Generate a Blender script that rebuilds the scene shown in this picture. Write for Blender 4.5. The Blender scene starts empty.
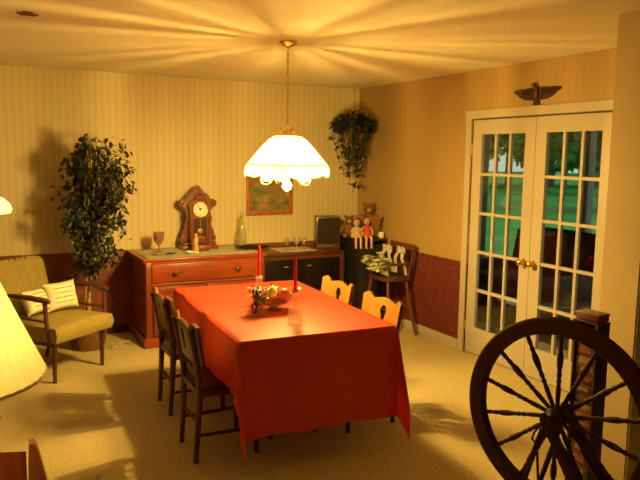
import bpy, bmesh, math, random
from mathutils import Vector, Matrix
from mathutils.geometry import tessellate_polygon
random.seed(7)
PI = math.pi
sc = bpy.context.scene
COL = sc.collection
R = math.radians

# ------------------------------------------------------------------ materials
def nodes(name):
    m = bpy.data.materials.new(name); m.use_nodes = True
    nt = m.node_tree
    return m, nt, nt.nodes['Principled BSDF']

def N(nt, typ, **kw):
    n = nt.nodes.new(typ)
    for k, v in kw.items(): setattr(n, k, v)
    return n

def ramp(nt, fac, c1, c2, p1=.3, p2=.7):
    r = N(nt, 'ShaderNodeValToRGB')
    r.color_ramp.elements[0].position = p1; r.color_ramp.elements[0].color = (*c1, 1)
    r.color_ramp.elements[1].position = p2; r.color_ramp.elements[1].color = (*c2, 1)
    nt.links.new(fac, r.inputs[0]); return r.outputs[0]

def coords(nt, scale=(1, 1, 1), kind='Object'):
    t = N(nt, 'ShaderNodeTexCoord'); mp = N(nt, 'ShaderNodeMapping')
    mp.inputs['Scale'].default_value = scale
    nt.links.new(t.outputs[kind], mp.inputs[0]); return mp.outputs[0]

def plain(name, c, rough=.6, metal=0, var=.12, scale=30, coat=0, bump=0, spec=.5):
    """procedural: a fine noise varies the colour a little"""
    m, nt, b = nodes(name)
    v = coords(nt)
    n = N(nt, 'ShaderNodeTexNoise'); n.inputs['Scale'].default_value = scale; n.inputs['Detail'].default_value = 3
    nt.links.new(v, n.inputs['Vector'])
    nt.links.new(ramp(nt, n.outputs[0], tuple(x*(1-var) for x in c), tuple(min(1, x*(1+var)) for x in c)), b.inputs['Base Color'])
    b.inputs['Roughness'].default_value = rough; b.inputs['Metallic'].default_value = metal
    b.inputs['Coat Weight'].default_value = coat; b.inputs['Specular IOR Level'].default_value = spec
    if bump:
        bp = N(nt, 'ShaderNodeBump'); bp.inputs['Strength'].default_value = bump; bp.inputs['Distance'].default_value = .01
        nt.links.new(n.outputs[0], bp.inputs['Height']); nt.links.new(bp.outputs[0], b.inputs['Normal'])
    return m

def wood(name, c1, c2, axis=0, rough=.35, scale=5, coat=.2):
    m, nt, b = nodes(name)
    s = [14.0, 14.0, 14.0]; s[axis] = 1.6
    v = coords(nt, s)
    n = N(nt, 'ShaderNodeTexNoise'); n.inputs['Scale'].default_value = scale*.5; n.inputs['Detail'].default_value = 6
    n.inputs['Distortion'].default_value = .6
    nt.links.new(v, n.inputs['Vector'])
    nt.links.new(ramp(nt, n.outputs[0], c1, c2, .35, .68), b.inputs['Base Color'])
    b.inputs['Roughness'].default_value = rough; b.inputs['Coat Weight'].default_value = coat
    return m

def emis(name, c, s):
    m, nt, b = nodes(name)
    b.inputs['Base Color'].default_value = (*c, 1)
    b.inputs['Emission Color'].default_value = (*c, 1); b.inputs['Emission Strength'].default_value = s
    return m

def clear_glass(name, tint=(1, 1, 1), gloss=.12, glint_mix=0):
    """thin glass: see-through with a fresnel reflection"""
    m, nt, b = nodes(name); nt.nodes.remove(b)
    t = N(nt, 'ShaderNodeBsdfTransparent'); t.inputs[0].default_value = (*tint, 1)
    g = N(nt, 'ShaderNodeBsdfGlossy'); g.inputs['Roughness'].default_value = .03
    f = N(nt, 'ShaderNodeFresnel'); ge = N(nt, 'ShaderNodeNewGeometry')
    io = N(nt, 'ShaderNodeMapRange'); io.inputs[3].default_value = 1.45; io.inputs[4].default_value = 1/1.45
    nt.links.new(ge.outputs['Backfacing'], io.inputs[0]); nt.links.new(io.outputs[0], f.inputs[0])
    a = N(nt, 'ShaderNodeMath', operation='ADD'); a.inputs[1].default_value = gloss*.3
    nt.links.new(f.outputs[0], a.inputs[0])
    mx = N(nt, 'ShaderNodeMixShader')
    nt.links.new(a.outputs[0], mx.inputs[0]); nt.links.new(t.outputs[0], mx.inputs[1]); nt.links.new(g.outputs[0], mx.inputs[2])
    out = mx.outputs[0]
    if glint_mix:      # white mixed in, stands for glints on the glass
        d = N(nt, 'ShaderNodeBsdfDiffuse'); d.inputs[0].default_value = (.9, .88, .8, 1)
        m2 = N(nt, 'ShaderNodeMixShader'); m2.inputs[0].default_value = glint_mix
        nt.links.new(out, m2.inputs[1]); nt.links.new(d.outputs[0], m2.inputs[2]); out = m2.outputs[0]
    nt.links.new(out, nt.nodes['Material Output'].inputs[0])
    return m

def wallpaper(name, axis, W1, W2, L1, L2):
    """fine vertical stripes above, red-brown flock paper below the rail height"""
    m, nt, b = nodes(name)
    t = N(nt, 'ShaderNodeTexCoord'); sp = N(nt, 'ShaderNodeSeparateXYZ'); nt.links.new(t.outputs['Object'], sp.inputs[0])
    k = N(nt, 'ShaderNodeMath', operation='MULTIPLY'); k.inputs[1].default_value = 2*PI/.062
    nt.links.new(sp.outputs[axis], k.inputs[0])
    s = N(nt, 'ShaderNodeMath', operation='SINE'); nt.links.new(k.outputs[0], s.inputs[0])
    h = N(nt, 'ShaderNodeMath', operation='MULTIPLY_ADD'); h.inputs[1].default_value = .5; h.inputs[2].default_value = .5
    nt.links.new(s.outputs[0], h.inputs[0])
    up = ramp(nt, h.outputs[0], W1, W2, .25, .75)
    n = N(nt, 'ShaderNodeTexNoise'); n.inputs['Scale'].default_value = 26; n.inputs['Detail'].default_value = 5
    nt.links.new(t.outputs['Object'], n.inputs['Vector'])
    lo = ramp(nt, n.outputs[0], L1, L2, .36, .64)
    z = N(nt, 'ShaderNodeMath', operation='GREATER_THAN'); z.inputs[1].default_value = .795
    nt.links.new(sp.outputs[2], z.inputs[0])
    mx = N(nt, 'ShaderNodeMix', data_type='RGBA')
    nt.links.new(z.outputs[0], mx.inputs[0]); nt.links.new(lo, mx.inputs[6]); nt.links.new(up, mx.inputs[7])
    nt.links.new(mx.outputs[2], b.inputs['Base Color'])
    b.inputs['Roughness'].default_value = .55
    return m

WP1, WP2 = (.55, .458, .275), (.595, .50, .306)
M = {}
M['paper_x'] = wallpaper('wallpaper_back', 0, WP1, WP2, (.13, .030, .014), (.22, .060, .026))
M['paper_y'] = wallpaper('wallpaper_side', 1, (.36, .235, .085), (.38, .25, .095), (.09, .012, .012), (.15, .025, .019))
M['plaster'] = plain('painted_wall', (.50, .38, .20), .7, var=.05, scale=6)
M['ceiling'] = plain('ceiling_paint', (.72, .66, .52), .8, var=.04, scale=40, bump=.08)
M['white'] = plain('white_paint', (.43, .37, .31), .4, var=.03)
M['carpet'] = plain('carpet', (.46, .37, .19), .95, var=.22, scale=90, bump=.5, spec=.1)
M['buffet'] = wood('sideboard_wood', (.21, .032, .006), (.31, .058, .011), 0)
M['buffet_v'] = wood('sideboard_wood_upright', (.17, .030, .009), (.25, .052, .014), 2)
M['console'] = wood('console_wood', (.05, .012, .008), (.09, .024, .013), 0)
M['redwood'] = wood('red_brown_wood', (.085, .020, .011), (.15, .040, .020), 0)
M['darkwood'] = wood('dark_wood', (.05, .018, .010), (.10, .035, .018), 2, .4)
M['black'] = plain('black_board', (.012, .010, .010), .45)
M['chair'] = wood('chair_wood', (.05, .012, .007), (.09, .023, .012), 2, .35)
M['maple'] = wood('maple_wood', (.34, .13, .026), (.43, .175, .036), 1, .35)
M['clock'] = wood('clock_wood', (.13, .030, .014), (.23, .062, .026), 2, .35)
M['wheel'] = wood('wheel_wood', (.030, .0045, .006), (.055, .008, .010), 2, .7, coat=0)
M['frontchair'] = wood('reddish_chair_wood', (.26, .075, .03), (.40, .13, .05), 2, .4)
M['brass'] = plain('brass', (.80, .55, .20), .25, 1)
M['darkmetal'] = plain('dark_bronze', (.06, .025, .014), .45, .5)
M['silver'] = plain('silver', (.7, .7, .68), .25, 1)
M['olive'] = plain('olive_velvet', (.28, .21, .055), .85, var=.15, scale=50, bump=.15)
M['wicker'] = plain('wicker', (.36, .15, .06), .7, var=.35, scale=70, bump=.6)
M['wicker_light'] = plain('light_wicker', (.46, .22, .09), .7, var=.35, scale=70, bump=.6)
M['lace'] = plain('cream_lace', (.90, .86, .74), .8, var=.06, scale=60)
M['cream'] = plain('cream_cloth', (.78, .72, .56), .8, var=.08, scale=80, bump=.1)
M['leaf'] = plain('dark_leaf', (.022, .032, .012), .4, var=.6, scale=6)
M['leaf2'] = plain('hanging_leaf', (.032, .038, .018), .35, var=.6, scale=9)
M['bark'] = plain('bark', (.36, .24, .13), .8, var=.3, bump=.3)
M['candle'] = plain('red_wax', (.80, .035, .03), .35, var=.05)
M['glass'] = clear_glass('clear_glass', (.97, .97, .94), .3, .035)
M['crystal'] = clear_glass('cut_crystal', (.97, .97, .94), .6, .17)
M['bowl'] = clear_glass('bowl_glass', (.58, .44, .28), .6, .03)
M['pane'] = clear_glass('window_glass', (.92, .95, .93), .05)
M['amber'] = clear_glass('ruby_glass', (.80, .42, .30), .3, .1)
M['bottle'] = clear_glass('bottle_glass', (.90, .92, .80), .35, .10)
M['rose'] = clear_glass('rose_glass', (.9, .70, .66), .4, .2)
M['soil'] = plain('soil', (.05, .03, .02), .9)
M['skin'] = plain('doll_cloth_skin', (.50, .31, .16), .8)
M['hair'] = plain('brown_yarn', (.07, .03, .02), .9, var=.4, scale=60)
M['plush'] = plain('brown_plush', (.16, .07, .035), .95, var=.4, scale=80, bump=.4)
M['old_dress'] = plain('faded_dress', (.42, .32, .18), .9)
M['reddress'] = plain('red_dress', (.45, .05, .04), .8)
M['petal'] = plain('dried_petal', (.74, .72, .50), .8, var=.2, scale=20)
M['petalgreen'] = plain('dried_green', (.30, .33, .14), .8, var=.3)
M['ribbon'] = plain('white_ribbon', (.80, .76, .66), .6, var=.05)

def satin():
    m, nt, b = nodes('red_tablecloth')
    v = coords(nt)
    n = N(nt, 'ShaderNodeTexNoise'); n.inputs['Scale'].default_value = 110; n.inputs['Detail'].default_value = 2
    nt.links.new(v, n.inputs['Vector'])
    nt.links.new(ramp(nt, n.outputs[0], (.74, .054, .024), (.84, .072, .034)), b.inputs['Base Color'])
    b.inputs['Roughness'].default_value = .48; b.inputs['Specular IOR Level'].default_value = .7
    b.inputs['Coat Weight'].default_value = .5; b.inputs['Coat Roughness'].default_value = .38
    return m
M['cloth'] = satin()

def shade_glass(name, lo, hi):
    """ribbed, partly clear, partly opal glass of the pendant: clearness varies round the axis, shaped to streak the ceiling light"""
    m, nt, b = nodes(name); nt.nodes.remove(b)
    t = N(nt, 'ShaderNodeTexCoord'); sp = N(nt, 'ShaderNodeSeparateXYZ'); nt.links.new(t.outputs['Object'], sp.inputs[0])
    at = N(nt, 'ShaderNodeMath', operation='ARCTAN2'); nt.links.new(sp.outputs[1], at.inputs[0]); nt.links.new(sp.outputs[0], at.inputs[1])
    n = N(nt, 'ShaderNodeTexNoise', noise_dimensions='1D'); n.inputs['Scale'].default_value = 7.3; n.inputs['Detail'].default_value = 2
    nt.links.new(at.outputs[0], n.inputs['W'])
    mr = N(nt, 'ShaderNodeMapRange'); mr.inputs[1].default_value = .44; mr.inputs[2].default_value = .60
    mr.inputs[3].default_value = lo; mr.inputs[4].default_value = hi
    nt.links.new(n.outputs[0], mr.inputs[0])
    # ribs fade towards the panels' lower half, shaped to weaken streaks on the walls
    zr = N(nt, 'ShaderNodeMapRange'); zr.inputs[1].default_value = -.715; zr.inputs[2].default_value = -.66
    nt.links.new(sp.outputs[2], zr.inputs[0])
    zm = N(nt, 'ShaderNodeMix', data_type='FLOAT'); zm.inputs[2].default_value = lo*.45+hi*.55
    half = N(nt, 'ShaderNodeMapRange'); half.inputs[3].default_value = .35; half.inputs[4].default_value = 1.0
    nt.links.new(zr.outputs[0], half.inputs[0])
    nt.links.new(half.outputs[0], zm.inputs[0]); nt.links.new(mr.outputs[0], zm.inputs[3])
    tr = N(nt, 'ShaderNodeBsdfTransparent'); tr.inputs[0].default_value = (1, .97, .88, 1)
    tl = N(nt, 'ShaderNodeBsdfTranslucent'); tl.inputs[0].default_value = (.52, .48, .36, 1)
    df = N(nt, 'ShaderNodeBsdfDiffuse'); df.inputs[0].default_value = (.6, .56, .44, 1)
    m1 = N(nt, 'ShaderNodeMixShader'); m1.inputs[0].default_value = .35
    nt.links.new(tl.outputs[0], m1.inputs[1]); nt.links.new(df.outputs[0], m1.inputs[2])
    m2 = N(nt, 'ShaderNodeMixShader'); nt.links.new(zm.outputs[0], m2.inputs[0])
    nt.links.new(m1.outputs[0], m2.inputs[1]); nt.links.new(tr.outputs[0], m2.inputs[2])
    nt.links.new(m2.outputs[0], nt.nodes['Material Output'].inputs[0])
    return m
M['shade'] = shade_glass('ribbed_opal_glass', .0, .88); M['skirt'] = shade_glass('ribbed_clear_glass', .62, .85)

def fabric_shade(name, c):
    m, nt, b = nodes(name); nt.nodes.remove(b)
    tl = N(nt, 'ShaderNodeBsdfTranslucent'); tl.inputs[0].default_value = (*c, 1)
    df = N(nt, 'ShaderNodeBsdfDiffuse'); df.inputs[0].default_value = (*c, 1)
    m1 = N(nt, 'ShaderNodeMixShader'); m1.inputs[0].default_value = .4
    nt.links.new(tl.outputs[0], m1.inputs[1]); nt.links.new(df.outputs[0], m1.inputs[2])
    nt.links.new(m1.outputs[0], nt.nodes['Material Output'].inputs[0])
    return m
M['pleat'] = fabric_shade('pleated_shade_fabric', (.86, .78, .40))
M['opal'] = fabric_shade('opal_glass', (.9, .88, .8))

LAMP = (1.0, .66, .15)
M['bulb'] = emis('lit_bulb', LAMP, 17500)
M['bulb_low'] = emis('lit_lower_bulb', LAMP, 2400); M['bulb_arm'] = emis('lit_arm_bulb', LAMP, 1700)
M['bulb2'] = emis('lit_lamp_bulb', (1.0, .66, .22), 48)
M['bulb3'] = emis('lit_white_bulb', (1.0, .78, .45), 170)

# ------------------------------------------------------------------ mesh builder
class MB:
    def __init__(s): s.bm = bmesh.new()
    def box(s, c, d, rz=0, bev=0, mat=None, rot=None):
        r = bmesh.ops.create_cube(s.bm, size=1)['verts']
        T = Matrix.Translation(c) @ (rot or Matrix.Rotation(rz, 4, 'Z')) @ Matrix.Diagonal((*d, 1))
        bmesh.ops.transform(s.bm, matrix=T, verts=r)
        if bev:
            es = list({e for v in r for e in v.link_edges})
            bmesh.ops.bevel(s.bm, geom=es, offset=bev, segments=2, affect='EDGES', profile=.5)
        return s
    def lathe(s, prof, c=(0, 0, 0), n=24, rot=None, cap=True):
        T = Matrix.Translation(c) @ (rot or Matrix.Identity(4)); rings = []
        for r, z in prof:
            if r < 1e-5: rings.append([s.bm.verts.new(T @ Vector((0, 0, z)))])
            else: rings.append([s.bm.verts.new(T @ Vector((r*math.cos(2*PI*i/n), r*math.sin(2*PI*i/n), z))) for i in range(n)])
        for a, b in zip(rings, rings[1:]):
            for i in range(n):
                j = (i+1) % n
                if len(a) == 1 and len(b) == 1: continue
                if len(a) == 1: s.bm.faces.new((a[0], b[j], b[i]))
                elif len(b) == 1: s.bm.faces.new((a[i], a[j], b[0]))
                else: s.bm.faces.new((a[i], a[j], b[j], b[i]))
        if cap:
            for q, fl in ((rings[0], 1), (rings[-1], 0)):
                if len(q) > 2: s.bm.faces.new(q[::-1] if fl else q)
        return s
    def tube(s, pts, r, n=8, cap=True, closed=False):
        pts = [Vector(p) for p in pts]; rr = r if isinstance(r, (list, tuple)) else [r]*len(pts)
        rings = []; up = None; m = len(pts)
        for i, p in enumerate(pts):
            if closed: t = pts[(i+1) % m]-pts[i-1]
            else: t = (pts[min(i+1, m-1)]-pts[max(i-1, 0)])
            t = t.normalized() if t.length > 1e-9 else Vector((0, 0, 1))
            if up is None: up = t.orthogonal().normalized()
            u = (up-t*up.dot(t)); u = u.normalized() if u.length > 1e-6 else t.orthogonal().normalized(); up = u
            w = t.cross(u)
            rings.append([s.bm.verts.new(p+(u*math.cos(2*PI*k/n)+w*math.sin(2*PI*k/n))*rr[i]) for k in range(n)])
        pr = list(zip(rings, rings[1:])) + ([(rings[-1], rings[0])] if closed else [])
        for a, b in pr:
            for k in range(n):
                j = (k+1) % n; s.bm.faces.new((a[k], a[j], b[j], b[k]))
        if cap and not closed:
            s.bm.faces.new(rings[0][::-1]); s.bm.faces.new(rings[-1])
        return s
    def ball(s, c, r, u=14, v=9, rot=None):
        rr = r if isinstance(r, (list, tuple)) else (r, r, r)
        q = bmesh.ops.create_uvsphere(s.bm, u_segments=u, v_segments=v, radius=1)['verts']
        bmesh.ops.transform(s.bm, matrix=Matrix.Translation(c) @ (rot or Matrix.Identity(4)) @ Matrix.Diagonal((*rr, 1)), verts=q)
        return s
    def prism(s, out, th, T=None, bev=0):
        """outline in local XY, thickness along +Z, moved by T"""
        T = T or Matrix.Identity(4)
        a = [s.bm.verts.new(T @ Vector((x, y, 0))) for x, y in out]
        b = [s.bm.verts.new(T @ Vector((x, y, th))) for x, y in out]
        n = len(out)
        for tri in tessellate_polygon([[Vector((x, y, 0)) for x, y in out]]):
            for q in (a, b):
                try: s.bm.faces.new([q[k] for k in tri])
                except ValueError: pass
        for i in range(n):
            j = (i+1) % n; s.bm.faces.new((a[i], a[j], b[j], b[i]))
        return s
    def grid(s, f, nu, nv, th=0, keep=None):
        """surface f(i/nu, j/nv) -> point; th = thickness"""
        vs = [[s.bm.verts.new(f(i/nu, j/nv)) for j in range(nv+1)] for i in range(nu+1)]
        fs = []
        for i in range(nu):
            for j in range(nv):
                if keep and not keep((i+.5)/nu, (j+.5)/nv): continue
                fs.append(s.bm.faces.new((vs[i][j], vs[i+1][j], vs[i+1][j+1], vs[i][j+1])))
        if keep: bmesh.ops.delete(s.bm, geom=[v for row in vs for v in row if not v.link_faces], context='VERTS')
        if th: bmesh.ops.solidify(s.bm, geom=fs, thickness=th)
        return s
    def leaf(s, p, d, nrm, L, W):
        d = d.normalized(); sd = d.cross(nrm)
        sd = sd.normalized() if sd.length > 1e-4 else d.orthogonal().normalized()
        up = sd.cross(d)
        b = s.bm.verts.new(p); l = s.bm.verts.new(p+d*L*.45+sd*W*.5+up*W*.12); r = s.bm.verts.new(p+d*L*.45-sd*W*.5+up*W*.12)
        m = s.bm.verts.new(p+d*L*.5); t = s.bm.verts.new(p+d*L-up*L*.12)
        for f in ((b, m, l), (b, r, m), (l, m, t), (m, r, t)): s.bm.faces.new(f)
    def done(s, name, mat, parent=None, smooth=40, recalc=True):
        if recalc: bmesh.ops.recalc_face_normals(s.bm, faces=s.bm.faces[:])
        me = bpy.data.meshes.new(name); s.bm.to_mesh(me); s.bm.free()
        me.materials.append(mat if not isinstance(mat, str) else M[mat])
        if smooth:
            for p in me.polygons: p.use_smooth = True
            me.set_sharp_from_angle(angle=R(smooth))
        o = bpy.data.objects.new(name, me); COL.objects.link(o)
        if parent: o.parent = parent
        return o

def tag(o, label=None, cat=None, group=None, kind=None):
    if label: o['label'] = label
    if cat: o['category'] = cat
    if group: o['group'] = group
    if kind: o['kind'] = kind
    return o
def thing(name, label, cat, loc=(0, 0, 0), rz=0, group=None):
    o = bpy.data.objects.new(name, None); COL.objects.link(o); o.empty_display_size = .1
    o.location = loc; o.rotation_euler = (0, 0, rz)
    return tag(o, label, cat, group)
def put(o, loc, rz=0):
    o.location = loc; o.rotation_euler = (0, 0, rz); return o
def copy_tree(o, parent=None):
    c = o.copy(); COL.objects.link(c)
    if parent: c.parent = parent
    for ch in list(o.children): copy_tree(ch, c)
    return c
def struct(o): return tag(o, kind='structure')
def arc(c, r, a0, a1, n, z=None):
    return [(c[0]+r*math.cos(R(a0+(a1-a0)*i/n)), c[1]+r*math.sin(R(a0+(a1-a0)*i/n))) for i in range(n+1)]
RX90 = Matrix.Rotation(PI/2, 4, 'X')     # local XY outline -> world XZ, thickness to -Y
def Tm(x, y, z): return Matrix.Translation((x, y, z))

XR, YB, CE = 3.83, 6.44, 2.44
XL, YF, XN, YS = -1.7, -2.4, 4.7, 2.30       # left wall, rear wall, living room right wall, stub wall face

# ------------------------------------------------------------------ room shell
struct(MB().box((1.5, 2.02, -.05), (6.4, 8.9, .1)).done('floor', 'carpet', smooth=0))
struct(MB().box((1.5, 2.02, CE+.05), (6.4, 8.9, .1)).done('ceiling', 'ceiling', smooth=0))
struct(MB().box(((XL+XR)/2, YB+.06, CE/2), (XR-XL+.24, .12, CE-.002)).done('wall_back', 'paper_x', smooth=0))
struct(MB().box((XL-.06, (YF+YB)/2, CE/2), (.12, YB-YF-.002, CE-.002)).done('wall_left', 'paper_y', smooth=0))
struct(MB().box(((XL+XN)/2, YF-.06, CE/2), (XN-XL+.24, .12, CE-.002)).done('wall_rear', 'plaster', smooth=0))
WX = 2.955                                   # end of the stub wall between the two rooms
DY0, DY1, DZ = 3.095, 4.545, 2.035
b = MB()
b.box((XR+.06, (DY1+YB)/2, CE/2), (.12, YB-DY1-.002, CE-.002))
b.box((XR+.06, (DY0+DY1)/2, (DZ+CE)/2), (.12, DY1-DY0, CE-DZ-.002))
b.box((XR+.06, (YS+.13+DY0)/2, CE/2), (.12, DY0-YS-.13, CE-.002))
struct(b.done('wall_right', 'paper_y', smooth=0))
struct(MB().box(((WX+XN)/2, YS+.01, CE/2), (XN-WX, .22, CE-.002)).done('wall_front', 'plaster', smooth=0))
struct(MB().box((XN+.06, (YF+YS+.12)/2, CE/2), (.12, YS+.12-YF, CE-.002)).done('wall_side', 'plaster', smooth=0))
# baseboards
struct(MB().box(((XL+XR)/2, YB-.006, .04), (XR-XL-.004, .01, .08)).done('baseboard_back', 'darkwood', smooth=0))
struct(MB().box((XR-.009, (4.61+YB)/2, .045), (.016, YB-4.61-.02, .09), bev=.004).done('baseboard_right', 'white', smooth=0))
# casing round the french doors
struct(MB().box((XR-.01, DY1+.033, 1.035), (.018, .068, 2.07), bev=.004).done('trim_1', 'white', smooth=0))
struct(MB().box((XR-.01, DY0-.033, 1.035), (.018, .068, 2.07), bev=.004).done('trim_2', 'white', smooth=0))
struct(MB().box((XR-.011, (DY0+DY1)/2, 2.072), (.02, DY1-DY0+.15, .07), bev=.004).done('trim_3', 'white', smooth=0))

# added white strip, stands in for the lamplit front face of the stub wall
struct(MB().box((WX+.05, YS-.106, 1.10), (.09, .012, 2.19), bev=.003).done('lit_face_strip', 'white', smooth=0))

# french doors (two leaves, five rows of three panes)
def leaf_door(name, y0, y1, knob_side):
    w = y1-y0; x = XR+.022; st = .108; th = .036
    b = MB()
    b.box((x, y0+st/2, DZ/2), (th, st, DZ-.02), bev=.003); b.box((x, y1-st/2, DZ/2), (th, st, DZ-.02), bev=.003)
    b.box((x, (y0+y1)/2, .125), (th-.002, w-2*st+.004, .23)); b.box((x, (y0+y1)/2, DZ-.07), (th-.002, w-2*st+.004, .12))
    g0, g1, z0, z1 = y0+st, y1-st, .24, DZ-.13
    for i in (1, 2): b.box((x, g0+(g1-g0)*i/3, (z0+z1)/2), (.026, .024, z1-z0))
    for j in range(1, 5): b.box((x, (g0+g1)/2, z0+(z1-z0)*j/5), (.0258, g1-g0, .024))
    d = struct(b.done(name, 'white', smooth=0))
    g = MB().box((x, (g0+g1)/2, (z0+z1)/2), (.004, g1-g0+.01, z1-z0+.01)).done('glass', 'pane', d, smooth=0)
    ky = (y1-.05) if knob_side else (y0+.05)
    RYm = Matrix.Rotation(-PI/2, 4, 'Y')
    k = MB(); k.lathe([(0, 0), (.030, .001), (.030, .006), (.012, .010), (.010, .03), (.020, .038), (.028, .05), (.027, .062), (.018, .072), (0, .075)], (x-th/2, ky, .90), 18, RYm)
    k.done('knob', 'brass', d)
    for hz in (.25, 1.0, 1.78):
        hy = y0-.003 if knob_side else y1+.003
        MB().tube([(x-th/2-.004, hy, hz-.045), (x-th/2-.004, hy, hz+.045)], .006).done('hinge', 'brass', d)
    return d
MID = (DY0+DY1)/2
leaf_door('door_1', MID+.002, DY1-.008, False)
leaf_door('door_2', DY0+.008, MID-.002, True)

M['bronze_hook'] = plain('old_brass', (.22, .13, .06), .5, .3)
# small ceiling hook mark
c = MB(); c.lathe([(.03, 0), (.03, -.006), (.012, -.012), (.0, -.013)], (0, 0, -.001), 16)
c.tube([(-.055, .0, -.008), (-.03, .005, -.013), (0, 0, -.010), (.03, -.004, -.013), (.055, 0, -.008)], [.004, .008, .009, .008, .004])
tag(put(c.done('ceiling_hook', 'bronze_hook'), (.31, 3.99, CE), R(10)), 'small dark metal hook fitting on the ceiling at the upper left', 'hook')

# ------------------------------------------------------------------ dining table and cloth
TR = R(-3.2); TX, TY, TZ = 1.713, 3.93, .735
HW, HL = .474, .766
t = thing('dining_table', 'dining table hidden beneath a long glossy red tablecloth', 'table', (TX, TY, 0), TR)
MB().box((0, 0, TZ-.014), (2*HW-.01, 2*HL-.01, .028), bev=.004).done('tabletop', 'redwood', t)
b = MB()
for sx in (-1, 1): b.box((sx*.15, 0, TZ-.055), (.05, 2*HL-.24, .05))
for sy in (-1, 1): b.box((0, sy*(HL-.40), TZ-.055), (2*HW-.22, .05, .05))
b.done('apron', 'redwood', t)
for sx in (-1, 1):
    for sy in (-1, 1):
        MB().lathe([(.018, 0), (.022, .03), (.020, .06), (.026, .3), (.032, .5), (.028, .56), (.036, .6), (.036, TZ-.03)], (sx*.15, sy*(HL-.40), 0.001), 14).done('leg', 'darkwood', t)

OX, OY = .285, .53
def cloth_pt(u, v):
    z0 = TZ+.0045
    au, av = abs(u), abs(v); su, sv = math.copysign(1, u), math.copysign(1, v)
    du, dv = max(0, au-HW), max(0, av-HL)
    rr = .012
    if du == 0 and dv == 0:
        return Vector((u, v, z0+.0012*math.sin(9*u+3)*math.sin(8*v)))
    if dv == 0:
        wv = .010*math.sin(v*11+su)+.006*math.sin(v*23)
        out = .008+(du/OX)*(.022+wv)
        return Vector((su*(HW+min(du, out)), v, z0-max(0, du-.006)))
    if du == 0:
        wv = .012*math.sin(u*13+2)+.007*math.sin(u*27+sv)
        out = .008+(dv/OY)*(.030+wv)
        return Vector((u, sv*(HL+min(dv, out)), z0-max(0, dv-.006)))
    r = math.hypot(du, dv); ph = math.atan2(dv, du)
    s2 = math.sin(2*ph)
    al = .05+.17*s2**2
    # the loose triangle folds into one pleat standing out at the corner
    o = .008+r*math.sin(al)
    dirx, diry = math.cos(ph), math.sin(ph)
    return Vector((su*(HW+o*dirx*(.1+.9*dirx**4)), sv*(HL+o*diry*(1+.9*s2)), z0-max(0, r*math.cos(al)*(1+.07*s2)-.006)))
us = [-HW-OX+OX*i/10 for i in range(10)]+[-HW+.004]+[-HW+2*HW*i/30 for i in range(1, 30)]+[HW-.004]+[HW+OX*i/10 for i in range(1, 11)]
vs = [-HL-OY+OY*i/14 for i in range(14)]+[-HL+.004]+[-HL+2*HL*i/40 for i in range(1, 40)]+[HL-.004]+[HL+OY*i/14 for i in range(1, 15)]
b = MB()
gv = [[b.bm.verts.new(cloth_pt(u, v)) for v in vs] for u in us]
fs = []
for i in range(len(us)-1):
    for j in range(len(vs)-1): fs.append(b.bm.faces.new((gv[i][j], gv[i+1][j], gv[i+1][j+1], gv[i][j+1])))
bmesh.ops.solidify(b.bm, geom=fs, thickness=.0022)
cl = put(b.done('tablecloth', 'cloth', smooth=60), (TX, TY, 0), TR)
tag(cl, 'glossy red tablecloth draped over the dining table', 'tablecloth')

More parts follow.
